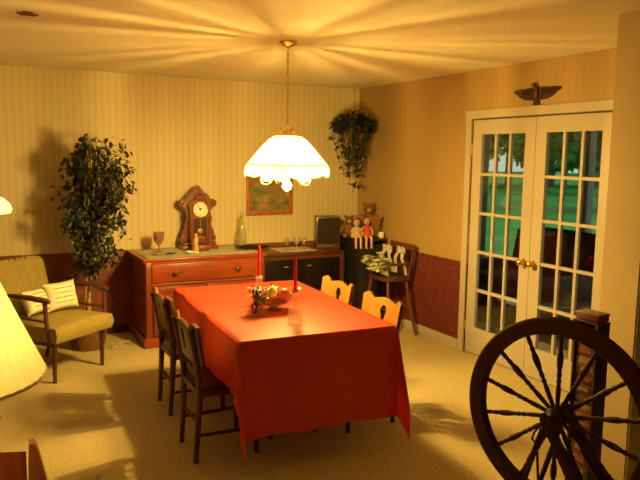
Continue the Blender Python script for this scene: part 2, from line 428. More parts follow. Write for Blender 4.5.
# ------------------------------------------------------------------ dining chairs
FACE = .0055
def make_chair():
    t = thing('dining_chair', '', 'chair', group='dining chairs round the table')
    # seat, slightly saddled
    def seat_f(a, c):
        x = -.185+.385*a; w = .175+.035*a; y = (2*c-1)*w
        return Vector((x, y, .438-.010*math.cos((a-.5)*PI)*math.cos((2*c-1)*PI/2)))
    MB().grid(seat_f, 12, 12, .026).done('seat', 'chair', t, 50)
    b = MB(); b.box((-.0, .165, .395), (.33, .018, .035)); b.box((0, -.165, .395), (.33, .018, .035)); b.box((.17, 0, .395), (.018, .33, .035)); b.box((-.165, 0, .395), (.018, .29, .035))
    b.done('seat_rail', 'chair', t)
    for s in (-1, 1):
        MB().tube([(-.185, s*.150, 0), (-.172, s*.155, .2), (-.162, s*.158, .40), (-.165, s*.162, .47), (-.185, s*.168, .62), (-.222, s*.172, .765)], [.015, .017, .020, .020, .018, .014], 8).done('rear_leg', 'chair', t)
        MB().lathe([(.013, 0), (.017, .03), (.015, .06), (.020, .16), (.022, .30), (.016, .32), (.022, .34), (.022, .425)], (.165, s*.172, 0), 12).done('front_leg', 'chair', t)
        MB().tube([(-.172, s*.155, .155), (0, s*.163, .155), (.165, s*.172, .155)], [.009, .012, .009], 8).done('stretcher', 'chair', t)
    MB().tube([(.165, -.17, .235), (.165, 0, .235), (.165, .17, .235)], [.009, .013, .009], 8).done('stretcher', 'chair', t)
    MB().tube([(-.168, -.155, .22), (-.168, .155, .22)], .010, 8).done('stretcher', 'chair', t)
    # plank back, curved, scalloped crest with ears, keyhole cut-out
    def top(q):
        a = abs(q)
        if a > .86: return .800-.9*(a-.86)**1.0*.12
        if a > .62: return .772+.030*(1-abs((a-.80)/.18))
        return .778+.010*math.cos(a/.62*PI)
    def back_f(a, c):
        q = 2*a-1; w = .205+.010*c
        z = .565+(top(q)-.565)*c
        x = -.186-(z-.565)*.17+.030*abs(q)**3.5+.012
        return Vector((x, q*w, z))
    def keep(a, c):
        q = 2*a-1
        d1 = (q/.16)**2+((c-.62)/.16)**2
        return not (d1 < 1 or (abs(q) < .085 and .22 < c < .62))
    MB().grid(back_f, 60, 22, .015, keep).done('crest_board', 'chair', t, 50)  # dark rear wood stands in for shade on the maple board's back
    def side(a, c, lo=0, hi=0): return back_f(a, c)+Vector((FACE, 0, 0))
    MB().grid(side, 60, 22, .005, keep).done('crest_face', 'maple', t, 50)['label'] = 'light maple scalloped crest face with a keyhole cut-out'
    MB().grid(lambda a, c: Vector((-.170+.02*(2*a-1)**2, (2*a-1)*.158, .475+.05*c)), 10, 3, .016).done('back_rail', 'chair', t)
    for y in (-.09, -.03, .03, .09):
        MB().tube([(-.172, y, .52), (-.176, y, .57)], .008, 8).done('spindle', 'chair', t)
    return t
ch = make_chair()
spots = [(1.232, 3.60, -1, 'dark dining chair on the left of the table, nearest the camera'),
         (1.285, 4.33, -1, 'dark dining chair on the left of the table, nearest the sideboard'),
         (2.175, 3.62, 181, 'dining chair with lit maple crest right of the table, nearer the camera'),
         (2.190, 4.26, 180, 'dining chair with lit maple crest right of the table, nearer the black corner stand')]
for i, (x, y, a, lab) in enumerate(spots):
    o = ch if i == 0 else copy_tree(ch)
    put(o, (x, y, .001), R(a)); o['label'] = lab

# ------------------------------------------------------------------ table centre pieces
ZT = TZ+.0082
def holder(loc, lab):
    t = thing('candle_holder', lab, 'candle holder', loc, 0, 'glass candle holders on the tablecloth')
    MB().lathe([(.045, 0), (.046, .006), (.040, .02), (.044, .045), (.036, .075), (.014, .095), (.011, .105), (.016, .115), (.012, .125), (.017, .14), (.021, .165)], n=20).done('bowl', 'crystal', t)
    MB().lathe([(.021, .166), (.023, .171), (.023, .178), (.014, .18)], n=16).done('rim', 'crystal', t)
    return t
def candle(loc, h, lab):
    t = thing('taper_candle', lab, 'candle', loc, 0, 'red candles on the table')
    MB().lathe([(.0105, 0), (.011, .03), (.0085, h*.9), (.004, h-.004), (0, h)], n=14).done('wax', 'candle', t)
    MB().tube([(0, 0, h-.002), (.001, 0, h+.008)], .0012, 6).done('wick', 'black', t)
    return t
holder((1.640, 3.99, ZT), 'clear glass candle holder behind the glass fruit bowl, left one')
holder((1.635, 3.43, ZT), 'clear glass candle holder in front of the fruit bowl, nearest the camera')
candle((1.640, 3.99, ZT+.182), .205, 'tall red taper candle on the left, behind the pine sprig')
candle((1.635, 3.43, ZT+.182), .205, 'red taper candle standing right of the fruit bowl')
BX, BY = 1.655, 3.79
t = thing('fruit_bowl', 'wide clear glass bowl on a foot filled with fruit on the red tablecloth', 'bowl', (BX, BY, ZT))
MB().lathe([(.055, 0), (.056, .006), (.03, .014), (.025, .024), (.06, .032), (.11, .055), (.135, .10), (.138, .112), (.131, .112), (.127, .10), (.104, .060), (.05, .040), (0, .038)], n=32).done('bowl', 'bowl', t)
M['pear'] = plain('pear_skin', (.72, .55, .16), .4); M['apple'] = plain('apple_skin', (.55, .06, .03), .3); M['orange'] = plain('orange_skin', (.80, .28, .05), .5, bump=.1)
M['pomegranate'] = plain('dark_red_skin', (.32, .03, .04), .4); M['lemon'] = plain('lemon_skin', (.75, .62, .2), .4)
def fruit(name, mat, loc, r, lab, kind='ball'):
    t = thing(name, lab, 'fruit', loc, random.random()*6, 'fruit in the glass bowl')
    b = MB()
    if kind == 'pear': b.lathe([(0, -r), (r*.6, -r*.85), (r, -.1*r), (r*.8, r*.6), (r*.45, r*1.15), (r*.3, r*1.4), (0, r*1.5)], n=18)
    else: b.lathe([(0, -r*.80), (r*.3, -r*.92), (r*.75, -r*.66), (r, 0), (r*.8, r*.62), (r*.35, r*.88), (r*.08, r*.74), (0, r*.7)], n=18)
    b.done('flesh', mat, t, 80)
    top = r*1.48 if kind == 'pear' else r*.7
    MB().tube([(0, 0, top), (.004, .002, top+.018)], .0022, 6).done('stem', 'darkwood', t)
    return t
fz = ZT+.088
fruit('pear', 'pear', (BX-.035, BY-.055, fz+.027), .034, 'yellow pear on top of the fruit in the glass bowl', 'pear')
fruit('apple', 'apple', (BX+.052, BY-.048, fz+.020), .038, 'red apple at the front right of the glass bowl')
fruit('orange', 'orange', (BX+.006, BY+.030, fz+.017), .036, 'orange in the middle of the glass bowl')
fruit('lemon', 'lemon', (BX+.088, BY+.018, fz+.008), .030, 'pale yellow lemon at the right rim of the glass bowl')
fruit('pomegranate', 'pomegranate', (BX-.070, BY+.040, fz+.013), .036, 'dark red pomegranate at the back left of the glass bowl')
fruit('apple', 'apple', (BX+.052, BY+.082, fz+.014), .033, 'small red apple at the back of the glass bowl')
# pine sprig with berries at the left side
M['pine'] = plain('dry_pine', (.15, .085, .035), .7, var=.5)
t = thing('pine_sprig', 'bushy brown pine sprig with pale tips beside the left candle', 'sprig', (1.515, 3.715, ZT))
b = MB(); b2 = MB()
for i in range(170):
    a = random.random()*2*PI; e = random.uniform(-.3, 1.3); d = Vector((math.cos(a)*math.cos(e), math.sin(a)*math.cos(e), math.sin(e)))
    z_ = .015+random.random()*.15; w_ = .022+.20*z_
    p = Vector((random.uniform(-w_, w_), random.uniform(-w_, w_), z_))
    if p.z+d.z*.07 < .006: d.z = abs(d.z)
    (b2 if i % 4 == 0 else b).leaf(p, d, Vector((random.uniform(-.5, .5), 0, 1)), random.uniform(.035, .065), .015)
b.tube([(-.02, -.02, .006), (0, 0, .07), (.01, .01, .17)], .006)
b.done('needles', 'pine', t, 0, False); b2.done('tips', 'petalgreen', t, 0, False)['label'] = 'pale tips'
# red blossom ring round the foot of the right candle
t = thing('candle_ring', 'small red artificial blossom ring around the foot of the right candle', 'candle ring', (1.635, 3.43, ZT+.183))
b = MB()
for i in range(40):
    a = random.random()*2*PI; e = random.uniform(-.1, 1.0); d = Vector((math.cos(a)*math.cos(e), math.sin(a)*math.cos(e), math.sin(e)))
    b.leaf(Vector((.0125*math.cos(a), .0125*math.sin(a), .006+.012*random.random())), d, Vector((0, 0, 1)), .026, .016)
b.done('petals', 'candle', t, 0, False)
MB().tube([(.0135*math.cos(2*PI*i/20), .0135*math.sin(2*PI*i/20), .003) for i in range(20)], .0022, 6, closed=True).done('wire', 'pine', t)

# ------------------------------------------------------------------ sideboard
SX0, SX1, SY0, SY1, SH = 1.305, 2.43, 5.78, 6.42, .795
SW = SX1-SX0
t = thing('sideboard', 'orange-brown wooden sideboard with long drawer against the back wall', 'sideboard', ((SX0+SX1)/2, SY0, 0))
D = SY1-SY0; h = SW/2
b = MB(); b.box((0, D/2+.01, .42), (SW-.03, D-.02, .70)); b.done('body', 'buffet_v', t)
b = MB(); b.box((0, D/2, .045), (SW+.02, D+.02, .09), bev=.008); b.done('plinth', 'buffet', t)
b = MB(); b.box((0, D/2-.005, SH-.015), (SW+.03, D+.02, .03), bev=.006); b.box((0, D/2+.004, SH-.042), (SW, D+.006, .022), bev=.006); b.done('top', 'buffet', t)
for s in (-1, 1):
    b = MB(); b.box((s*(h-.035), .008, .43), (.05, .03, .665), bev=.005)
    for k in (-1, 0, 1): b.tube([(s*(h-.035)+k*.013, -.008, .13), (s*(h-.035)+k*.013, -.008, .72)], .004, 6)
    b.done('pilaster', 'buffet_v', t)
b = MB(); b.box((0, .003, .662), (SW-.13, .022, .165), bev=.006); d = b.done('drawer', 'buffet', t)
for kx in (-.29, .29):
    MB().lathe([(.010, 0), (.010, .012), (.022, .018), (.026, .028), (.018, .036), (0, .038)], (kx, -.007, .662), 16, Matrix.Rotation(PI/2, 4, 'X')).done('knob', 'darkwood', d)
b = MB(); b.box((0, .0, .562), (SW-.12, .02, .022), bev=.004); b.done('rail', 'buffet', t)
for k in range(2):
    w = (SW-.14)/2; x0 = -w/2 if k == 0 else w/2
    b = MB(); b.box((x0, .004, .325), (w-.008, .02, .44), bev=.004)
    for zz in (.14, .51): b.box((x0, -.008, zz), (w-.02, .012, .05), bev=.003)
    for xx in (-1, 1): b.box((x0+xx*(w/2-.035), -.008, .325), (.05, .0122, .42), bev=.003)
    d = b.done('door', 'buffet_v', t)
    MB().lathe([(.008, 0), (.008, .012), (.018, .018), (.020, .026), (0, .032)], (x0+(w/2-.035)*(1 if k == 0 else -1), -.012, .40), 14, Matrix.Rotation(PI/2, 4, 'X')).done('knob', 'darkwood', d)
# runner
def runner(x0, x1, y0, y1, z, drop=0):
    n = 60
    def f(a, c):
        y = y0+(y1-y0)*c; x = x0+(x1-x0)*a
        sc_ = .006*abs(math.sin(a*n*PI/2)) if c < .02 else 0
        return Vector((x, y-sc_, z+.0008*math.sin(30*x)*math.sin(23*y)))
    return MB().grid(f, 90, 24, .0022)
o = runner(SX0+.03, SX1-.03, SY0-.002, SY1-.06, SH+.0035).done('table_runner', 'lace', smooth=60)
tag(o, 'cream lace runner along the top of the sideboard', 'runner')
ZS = SH+.0062
# goblet
t = thing('goblet', 'ruby glass goblet at the left end of the sideboard', 'goblet', (1.525, 6.15, ZS))
MB().lathe([(.040, 0), (.041, .004), (.012, .012), (.008, .025), (.008, .055), (.014, .065), (.030, .080), (.046, .115), (.050, .165), (.049, .185), (.046, .185), (.046, .165), (.042, .118), (.026, .086), (0, .078)], n=24).done('goblet_glass', 'amber', t)
M['juice'] = plain('ruby_wax', (.35, .06, .035), .3)
MB().lathe([(0, .080), (.024, .088), (.040, .12), (.0435, .14), (0, .14)], n=24).done('filling', 'juice', t)
# papers and small dish at the left end
b = MB()
b.grid(lambda a, c: Vector((-.10+.2*a, -.07+.14*c, .003+.03*math.exp(-((a-.3)/.18)**2)*(1-.5*c))), 20, 10, .002)
tag(put(b.done('paper_sheet', 'cream', smooth=60), (1.44, 5.98, ZS), R(12)), 'curled cream paper lying at the left front corner of the sideboard', 'paper')
b = MB(); b.tube([(-.06, 0, .008), (-.02, .01, .012), (.02, -.004, .01), (.06, .01, .008)], [.005, .008, .007, .004])
tag(put(b.done('letter_opener', 'darkmetal'), (1.585, 5.95, ZS), R(20)), 'small dark metal trinket lying beside the curled paper', 'trinket')
# figurine & dish before the clock
t = thing('figurine', 'pale slim figurine standing in front of the mantel clock', 'figurine', (1.83, 5.985, ZS))
MB().lathe([(.028, 0), (.030, .01), (.024, .03), (.020, .08), (.026, .11), (.018, .135), (.008, .145), (.016, .158), (.016, .172), (0, .182)], n=18).done('figure', 'skin', t)
MB().lathe([(.034, 0), (.034, .008), (0, .0085)], (0, 0, -.0003), n=18).done('base', 'petal', t)
t = thing('trinket_dish', 'small cream dish left of the figurine on the runner', 'dish', (1.765, 5.95, ZS))
MB().lathe([(.02, 0), (.03, .004), (.042, .018), (.040, .019), (.028, .008), (0, .006)], n=20).done('dish', 'petal', t)
# bottle
t = thing('glass_decanter', 'tall clear glass bottle at the right end of the sideboard', 'bottle', (2.365, 6.2, ZS))
MB().lathe([(.045, 0), (.048, .006), (.048, .02), (.046, .14), (.040, .18), (.020, .225), (.016, .25), (.016, .295), (.020, .30), (.020, .31), (.012, .31), (.012, .25), (.034, .17), (.042, .12), (.044, .012), (0, .010)], n=24).done('bottle_glass', 'bottle', t)
MB().lathe([(.011, .298), (.011, .315), (.018, .322), (.022, .34), (.012, .36), (0, .366)], n=18).done('stopper', 'glass', t)

# mantel clock
CX, CY = 1.935, 6.24
t = thing('mantel_clock', 'ornate carved wooden mantel clock on the sideboard', 'clock', (CX, CY, ZS))
b = MB(); b.box((0, 0, .018), (.36, .15, .036), bev=.006); b.box((0, 0, .05), (.32, .13, .03), bev=.006); b.done('base', 'clock', t)
half = [(0, .075), (.125, .075), (.165, .066), (.172, .09), (.150, .115), (.158, .145), (.145, .175), (.122, .190), (.128, .215), (.118, .25), (.108, .28), (.112, .33), (.118, .37), (.135, .375), (.140, .395), (.150, .40), (.172, .41), (.180, .435), (.170, .465), (.150, .478), (.128, .475), (.110, .492), (.098, .52), (.075, .535), (.055, .540), (.045, .565), (.025, .580), (.015, .600), (0, .612)]
out = half+[(-x, z) for x, z in reversed(half[1:-1])]
b = MB(); b.prism(out, .055, Tm(0, .05, 0) @ RX90); b.done('back_plate', 'clock', t)
half = [(0, .066), (.110, .066), (.105, .30), (.098, .36), (.112, .42), (.098, .45), (.06, .478), (.03, .50), (0, .505)]
out = half+[(-x, z) for x, z in reversed(half[1:-1])]
b = MB(); b.prism(out, .05, Tm(0, 0, 0) @ RX90); b.done('case', 'clock', t)
for s in (-1, 1):      # turned columns & scroll carvings
    MB().lathe([(.014, .066), (.016, .09), (.009, .11), (.013, .17), (.009, .24), (.015, .27), (.010, .29), (.012, .32)], (s*.092, -.062, 0), 12).done('column', 'clock', t)
    b = MB()
    b.tube([(s*(.155+.020*math.cos(a)*(1-a/14)), -.012, .435+.026*math.sin(a)*(1-a/14)) for a in [i*.5 for i in range(22)]], .008, 6)
    b.tube([(s*(.150+.018*math.cos(a)*(1-a/14)), -.012, .10+.022*math.sin(a)*(1-a/14)) for a in [i*.5 for i in range(22)]], .008, 6)
    b.tube([(s*.118, -.01, .12), (s*.140, -.012, .17), (s*.115, -.012, .23), (s*.125, -.012, .29), (s*.112, -.012, .35)], .007, 6)
    b.done('scroll_carving', 'clock', t)
b = MB(); b.tube([(-.07, -.055, .455), (-.035, -.058, .49), (0, -.06, .475), (.035, -.058, .49), (.07, -.055, .455)], .008, 6)
for x, z_ in ((0, .53), (.03, .515), (-.03, .515), (.0, .565)): b.ball((x, -.012, z_), (.016, .010, .016), 10, 7)
b.done('crown_carving', 'clock', t)
DZC = .385
RXp = Matrix.Rotation(PI/2, 4, 'X')
M['dial'] = plain('dial_paper', (.80, .76, .62), .5, var=.04)
d = MB().lathe([(.070, 0), (.070, .006), (0, .0065)], (0, -.050, DZC), 32, RXp).done('dial', 'dial', t)
b = MB(); b.tube([(.072*math.cos(a), -.056, DZC+.072*math.sin(a)) for a in [2*PI*i/32 for i in range(32)]], .006, 8, closed=True)
b.done('bezel', 'brass', t)
b = MB()
for k in range(12):
    a = k*PI/6; b.box((.056*math.sin(a), -.0572, DZC+.056*math.cos(a)), (.004, .001, .014), rot=Matrix.Rotation(a, 4, 'Y'))
for a, L in ((R(70), .030), (R(-35), .044)):
    b.box((L/2*math.sin(a), -.0578, DZC+L/2*math.cos(a)), (.004, .001, L), rot=Matrix.Rotation(a, 4, 'Y'))
b.lathe([(.011, 0), (.011, .001), (0, .0012)], (0, -.0566, DZC), 14, RXp)
b.done('hands_and_marks', 'black', d)
b = MB(); b.box((0, -.052, .19), (.14, .004, .21)); b.done('door_glass', plain('dark_clock_glass', (.06, .03, .03), .15), t)
b = MB(); b.box((0, -.055, .305), (.15, .008, .014)); b.box((0, -.055, .078), (.15, .008, .014))
for s in (-1, 1): b.box((s*.072, -.055, .19), (.012, .008, .23))
b.done('door_frame', 'clock', t)
b = MB(); b.box((0, -.056, .24), (.004, .002, .10)); b.lathe([(.024, 0), (.024, .003), (0, .006)], (0, -.0555, .175), 20, RXp); b.done('pendulum', 'brass', t)
b = MB(); b.lathe([(.052, 0), (.050, .03), (.038, .055), (0, .068)], (0, -.10, .0), 18) if False else b.ball((0, -.058, .105), (.05, .01, .03), 14, 8); b.done('door_carving', 'clock', t)
# little wooden trinket box in front of the clock
t = thing('trinket_box', 'small reddish rounded wooden box in front of the clock pendulum', 'box', (1.925, 6.07, ZS))
MB().box((0, 0, .028), (.11, .06, .056), bev=.01).done('box_body', 'clock', t)
def lid(a, c): return Vector((-.056+.112*a, -.032+.064*c, .0565+.020*math.sin(c*PI)))
MB().grid(lid, 6, 8, .004).done('lid', 'clock', t)

# picture over the sideboard
PX0, PX1, PZ0, PZ1 = 2.50, 3.02, 1.09, 1.52
t = thing('framed_picture', 'wood framed landscape picture on the back wall above the decanter', 'picture', ((PX0+PX1)/2, YB-.004, (PZ0+PZ1)/2))
w, h_ = (PX1-PX0)/2, (PZ1-PZ0)/2
b = MB()
for s in (-1, 1):
    b.box((s*(w-.022), -.014, 0), (.044, .026, 2*h_), bev=.006); b.box((0, -.0142, s*(h_-.022)), (2*w, .026, .044), bev=.006)
b.done('frame', 'frontchair', t)
b = MB()
for s in (-1, 1):
    b.box((s*(w-.048), -.022, 0), (.008, .012, 2*h_-.09)); b.box((0, -.022, s*(h_-.048)), (2*w-.09, .012, .008))
b.done('inner_edge', 'brass', t)
m, nt, bs = nodes('painting')
v = coords(nt, (5, 5, 9)); n = N(nt, 'ShaderNodeTexNoise'); n.inputs['Scale'].default_value = 1.4; n.inputs['Detail'].default_value = 6
nt.links.new(v, n.inputs['Vector'])
r = N(nt, 'ShaderNodeValToRGB'); e = r.color_ramp.elements
e[0].position = .32; e[0].color = (.05, .08, .02, 1); e[1].position = .7; e[1].color = (.40, .33, .16, 1)
x = e.new(.45); x.color = (.16, .17, .06, 1); x = e.new(.56); x.color = (.26, .15, .07, 1)
nt.links.new(n.outputs[0], r.inputs[0]); nt.links.new(r.outputs[0], bs.inputs['Base Color']); bs.inputs['Roughness'].default_value = .3
MB().box((0, -.006, 0), (2*w-.08, .008, 2*h_-.08)).done('canvas', m, t, 0)

# ------------------------------------------------------------------ console cabinet, right of the sideboard
KX0, KX1, KY0, KY1, KH = 2.46, 3.40, 5.97, 6.42, .745
w = KX1-KX0; D = KY1-KY0
t = thing('console_cabinet', 'dark console cabinet with black front right of the sideboard', 'cabinet', ((KX0+KX1)/2, KY0, 0))
b = MB(); b.box((0, D/2+.006, .38), (w-.03, D-.012, .67)); b.done('body', 'darkwood', t)
b = MB(); b.box((0, D/2, KH-.014), (w, D, .028), bev=.005); b.done('top', 'console', t)
b = MB(); b.box((0, D/2, .03), (w-.02, D, .06)); b.done('plinth', 'darkwood', t)
b = MB()
for s in (-1, 1): b.box((s*(w/2-.025), -.002, .39), (.05, .03, .66), bev=.004)
b.box((0, -.002, .70), (w-.1, .0298, .035)); b.box((0, -.002, .085), (w-.1, .0298, .05)); b.done('front_frame', 'console', t)
for k in (-1, 1):
    d = MB().box((k*(w-.1)/4, .002, .395), ((w-.1)/2-.006, .014, .57), bev=.003).done('door', plain('smoked_panel', (.008, .004, .004), .35, spec=.2), t)
    MB().box((-.06+k*.13, -.011, .61), (.055, .012, .012), bev=.003).done('handle', 'silver', d)
ZK = KH+.0012
o = runner(2.72, 3.13, 6.02, 6.36, ZK+.0022).done('small_runner', 'lace', smooth=60)
tag(o, 'short cream cloth on the dark console cabinet under the small glasses', 'runner')
b = MB()
def tray(a, c):
    th_ = a*2*PI; rr = c
    return Vector((.19*rr*math.cos(th_), .085*rr*math.sin(th_)*(1+.2*math.sin(4*th_)), .004+.030*rr**3))
b.grid(tray, 36, 8, .004)
tag(put(b.done('serving_tray', 'darkwood', smooth=60), (2.395, 5.985, ZS+.0006), R(-8)), 'dark leaf shaped wooden tray in front of the glass bottle on the sideboard', 'tray')
for i, (x, y, s, mt, lab) in enumerate(((2.84, 6.17, .8, 'glass', 'small clear stemmed glass on the console runner, left of three'), (2.935, 6.14, 1.0, 'rose', 'rose tinted stemmed glass in the middle of the console runner'), (3.035, 6.17, .8, 'glass', 'small clear stemmed glass beside the dark speaker box'))):
    t = thing('stemmed_glass', lab, 'glass', (x, y, ZK+.0052), 0, 'stemmed glasses on the console')
    MB().lathe([(.032*s, 0), (.033*s, .004), (.008, .010), (.006, .05*s), (.022*s, .065*s), (.036*s, .10*s), (.034*s, .145*s), (.032*s, .145*s), (.033*s, .10*s), (.018*s, .070*s), (0, .064*s)], n=20).done('stemware', mt, t)
# box speaker on the console
t = thing('box_speaker', 'dark box speaker standing on the right end of the console cabinet', 'speaker', (3.283, 6.10, ZK), R(-20))
MB().box((0, .105, .168), (.255, .21, .334), bev=.006).done('enclosure', 'darkwood', t)
MB().box((0, -.004, .19), (.232, .012, .265), bev=.004).done('grille', plain('grille_cloth', (.012, .007, .006), .9, var=.5, scale=200), t)
b = MB()
for k in range(5): b.box((-.09+k*.028, -.003, .032), (.018, .008, .012))
b.done('trim_strip', 'silver', t)

# ------------------------------------------------------------------ corner stand, basket, dolls
QX, QY = 3.634, 5.985
t = thing('corner_stand', 'tall black stand in the corner under the wicker basket', 'stand', (QX, QY, 0))
MB().box((0, 0, .855), (.362, .39, .03), bev=.005).done('top', 'black', t)
b = MB(); b.box((0, .185, .43), (.34, .012, .82))
for s in (-1, 1): b.box((s*.166, 0, .43), (.016, .37, .82))
b.done('carcass', 'black', t)
for z_ in (.05, .33, .60): MB().box((0, 0, z_), (.31, .355, .02)).done('shelf', 'black', t)
MB().box((0, -.186, .44), (.31, .014, .74), bev=.003).done('door', plain('black_door', (.016, .012, .014), .35), t)
ZQ = .8715
t = thing('wicker_basket', 'oblong wicker basket on the black corner stand', 'basket', (QX+.073, QY+.005, ZQ))
b = MB()
def bask(a, c):
    th_ = 2*PI*a; sx = (.098+.022*c); sy = (.10+.03*c)
    k = 3.5; ct, st = math.cos(th_), math.sin(th_); q = (abs(ct)**k+abs(st)**k)**(-1/k)
    rp = .004*math.sin(th_*24+(PI if int(c*12) % 2 else 0))
    return Vector(((sx+rp)*q*ct, (sy+rp)*q*st, .004+.20*c))
b.grid(bask, 96, 12, .006); b.box((0, 0, .008), (.18, .18, .008)); b.done('basket_weave', 'wicker_light', t, 60)
b = MB(); b.tube([Vector(bask(i/48, 1))+Vector((0, 0, .004)) for i in range(48)], .009, 8, closed=True); b.done('rim', 'wicker', t)
def doll(loc, rz, lab, hair, dress, s=1.0):
    t = thing('rag_doll', lab, 'doll', loc, rz, 'dolls in front of the basket')
    b = MB()   # body sits with legs hanging: faces -Y
    b.ball((0, 0, .075*s), (.036*s, .028*s, .06*s)); b.ball((0, -.004*s, .172*s), (.036*s, .034*s, .040*s), 16, 12)
    b.tube([(0, 0, .11*s), (0, 0, .15*s)], .014*s); b.ball((0, -.036*s, .168*s), .006*s, 8, 6)
    for q in (-1, 1):
        b.tube([(q*.03*s, 0, .115*s), (q*.058*s, -.015*s, .085*s), (q*.05*s, -.05*s, .05*s)], [.012*s, .012*s, .011*s]); b.ball((q*.05*s, -.055*s, .047*s), .013*s, 8, 6)
        b.tube([(q*.02*s, 0, .03*s), (q*.026*s, -.05*s, .022*s), (q*.028*s, -.085*s, .010*s), (q*.028*s, -.090*s, -.05*s), (q*.028*s, -.092*s, -.085*s)], [.016*s, .016*s, .015*s, .014*s, .012*s])
        b.ball((q*.028*s, -.100*s, -.088*s), (.014*s, .022*s, .012*s), 8, 6)
    b.done('body', 'skin', t, 60)
    b = MB(); b.lathe([(.064*s, .018*s), (.055*s, .05*s), (.034*s, .095*s), (.030*s, .125*s), (.016*s, .135*s)], (0, -.005*s, 0), 20, cap=False)
    b.done('dress', dress, t)
    b = MB(); b.ball((0, .010*s, .182*s), (.042*s, .036*s, .040*s), 14, 10)
    for q in (-1, 1): b.ball((q*.040*s, .004*s, .150*s), (.014*s, .016*s, .030*s), 8, 6)
    b.done('hair', hair, t)
    b = MB()
    for q in (-1, 1): b.ball((q*.013*s, -.0375*s, .178*s), (.0042*s, .003*s, .0048*s), 8, 6)
    b.tube([(-.011*s, -.0355*s, .155*s), (0, -.037*s, .152*s), (.011*s, -.0355*s, .155*s)], .0018*s, 6)
    b.done('face_features', 'black', t)
    return t
doll((3.484, 5.872, ZQ), R(-14), 'pale limbed rag doll with brown hair sitting left on the corner stand', 'hair', 'old_dress', .95)
doll((3.606, 5.872, ZQ), R(-14), 'rag doll in red dress sitting before the wicker basket', 'hair', 'reddress', 1.0)
def bear(loc, rz, s, lab):
    t = thing('teddy_bear', lab, 'teddy bear', loc, rz, 'plush bears on the corner stand')
    b = MB()
    b.ball((0, 0, .07*s), (.06*s, .05*s, .075*s)); b.ball((0, -.008*s, .175*s), (.050*s, .046*s, .046*s), 16, 12)
    for q in (-1, 1):
        b.ball((q*.040*s, 0, .216*s), (.018*s, .010*s, .018*s), 10, 8)
        b.tube([(q*.045*s, -.01*s, .115*s), (q*.085*s, -.035*s, .085*s), (q*.09*s, -.05*s, .07*s)], [.022*s, .02*s, .019*s]); b.ball((q*.09*s, -.055*s, .066*s), .02*s, 8, 6)
        b.tube([(q*.035*s, -.02*s, .03*s), (q*.05*s, -.06*s, .022*s), (q*.055*s, -.09*s, .024*s)], [.028*s, .026*s, .024*s])
    b.done('body', 'plush', t, 60)
    b = MB(); b.ball((0, -.052*s, .165*s), (.024*s, .020*s, .018*s), 10, 8); b.done('muzzle', 'skin', t)
    b = MB()
    for q in (-1, 1): b.ball((q*.018*s, -.052*s, .186*s), .005*s, 8, 6)
    b.ball((0, -.072*s, .170*s), .006*s, 8, 6); b.done('eyes_and_nose', 'black', t)
    return t
bear((3.705, 6.0, ZQ+.10), R(-25), 1.1, 'tallest dark brown teddy bear, propped up in the wicker basket')
bear((3.505, 6.06, ZQ), R(-20), .98, 'smaller dark teddy bear behind the rag dolls, left of the wicker basket')
t = thing('white_mug', 'small white cup on the right front corner of the black stand', 'cup', (3.765, 5.835, ZQ))
MB().lathe([(.024, 0), (.027, .004), (.029, .06), (.026, .06), (.024, .008), (0, .007)], n=18).done('cup', 'ribbon', t)
MB().tube([(.028, 0, .048), (.042, 0, .045), (.042, 0, .02), (.028, 0, .016)] if False else [(-.028, 0, .048), (-.042, 0, .042), (-.042, 0, .022), (-.028, 0, .016)], .004, 6).done('handle', 'ribbon', t)

# ------------------------------------------------------------------ wooden high chair with flowers by the right wall
HX, HY = 3.595, 5.42
t = thing('high_chair', 'dark wooden high chair with splayed legs against the red-brown wall', 'high chair', (HX, HY, 0))
MB().box((0, 0, .535), (.27, .34, .028), bev=.006).done('seat', 'darkwood', t)
for sx in (-1, 1):
    for sy in (-1, 1):
        ox = .155 if sx > 0 else -.17
        MB().tube([(ox+.0*sx, sy*.265, 0), (sx*.12, sy*.19, .30), (sx*.105, sy*.145, .525)], [.012, .018, .014], 10).done('leg', 'redwood', t)
for sy in (-1, 1):
    MB().tube([(-.140, sy*.222, .17), (.135, sy*.222, .17)], .009).done('stretcher', 'redwood', t)
MB().tube([(.128, -.20, .26), (.128, .20, .26)], .009).done('stretcher', 'redwood', t)
MB().tube([(-.130, -.20, .26), (-.130, .20, .26)], .011).done('footrest', 'redwood', t)
for sy in (-1, 1):
    MB().tube([(.115, sy*.155, .55), (.140, sy*.175, .70), (.155, sy*.195, .875)], [.013, .014, .010], 10).done('back_post', 'darkwood', t)
    MB().tube([(.135, sy*.172, .69), (0, sy*.185, .69), (-.12, sy*.175, .69)], [.010, .013, .011]).done('arm', 'darkwood', t)
    MB().tube([(-.10, sy*.155, .55), (-.115, sy*.174, .688)], .009).done('arm_post', 'darkwood', t)
MB().box((.152, 0, .848), (.02, .41, .058), bev=.006).done('crest_rail', 'redwood', t)
for y in (-.10, -.035, .035, .10): MB().tube([(.118, y*.9, .55), (.148, y, .82)], .0065).done('spindle', 'darkwood', t)
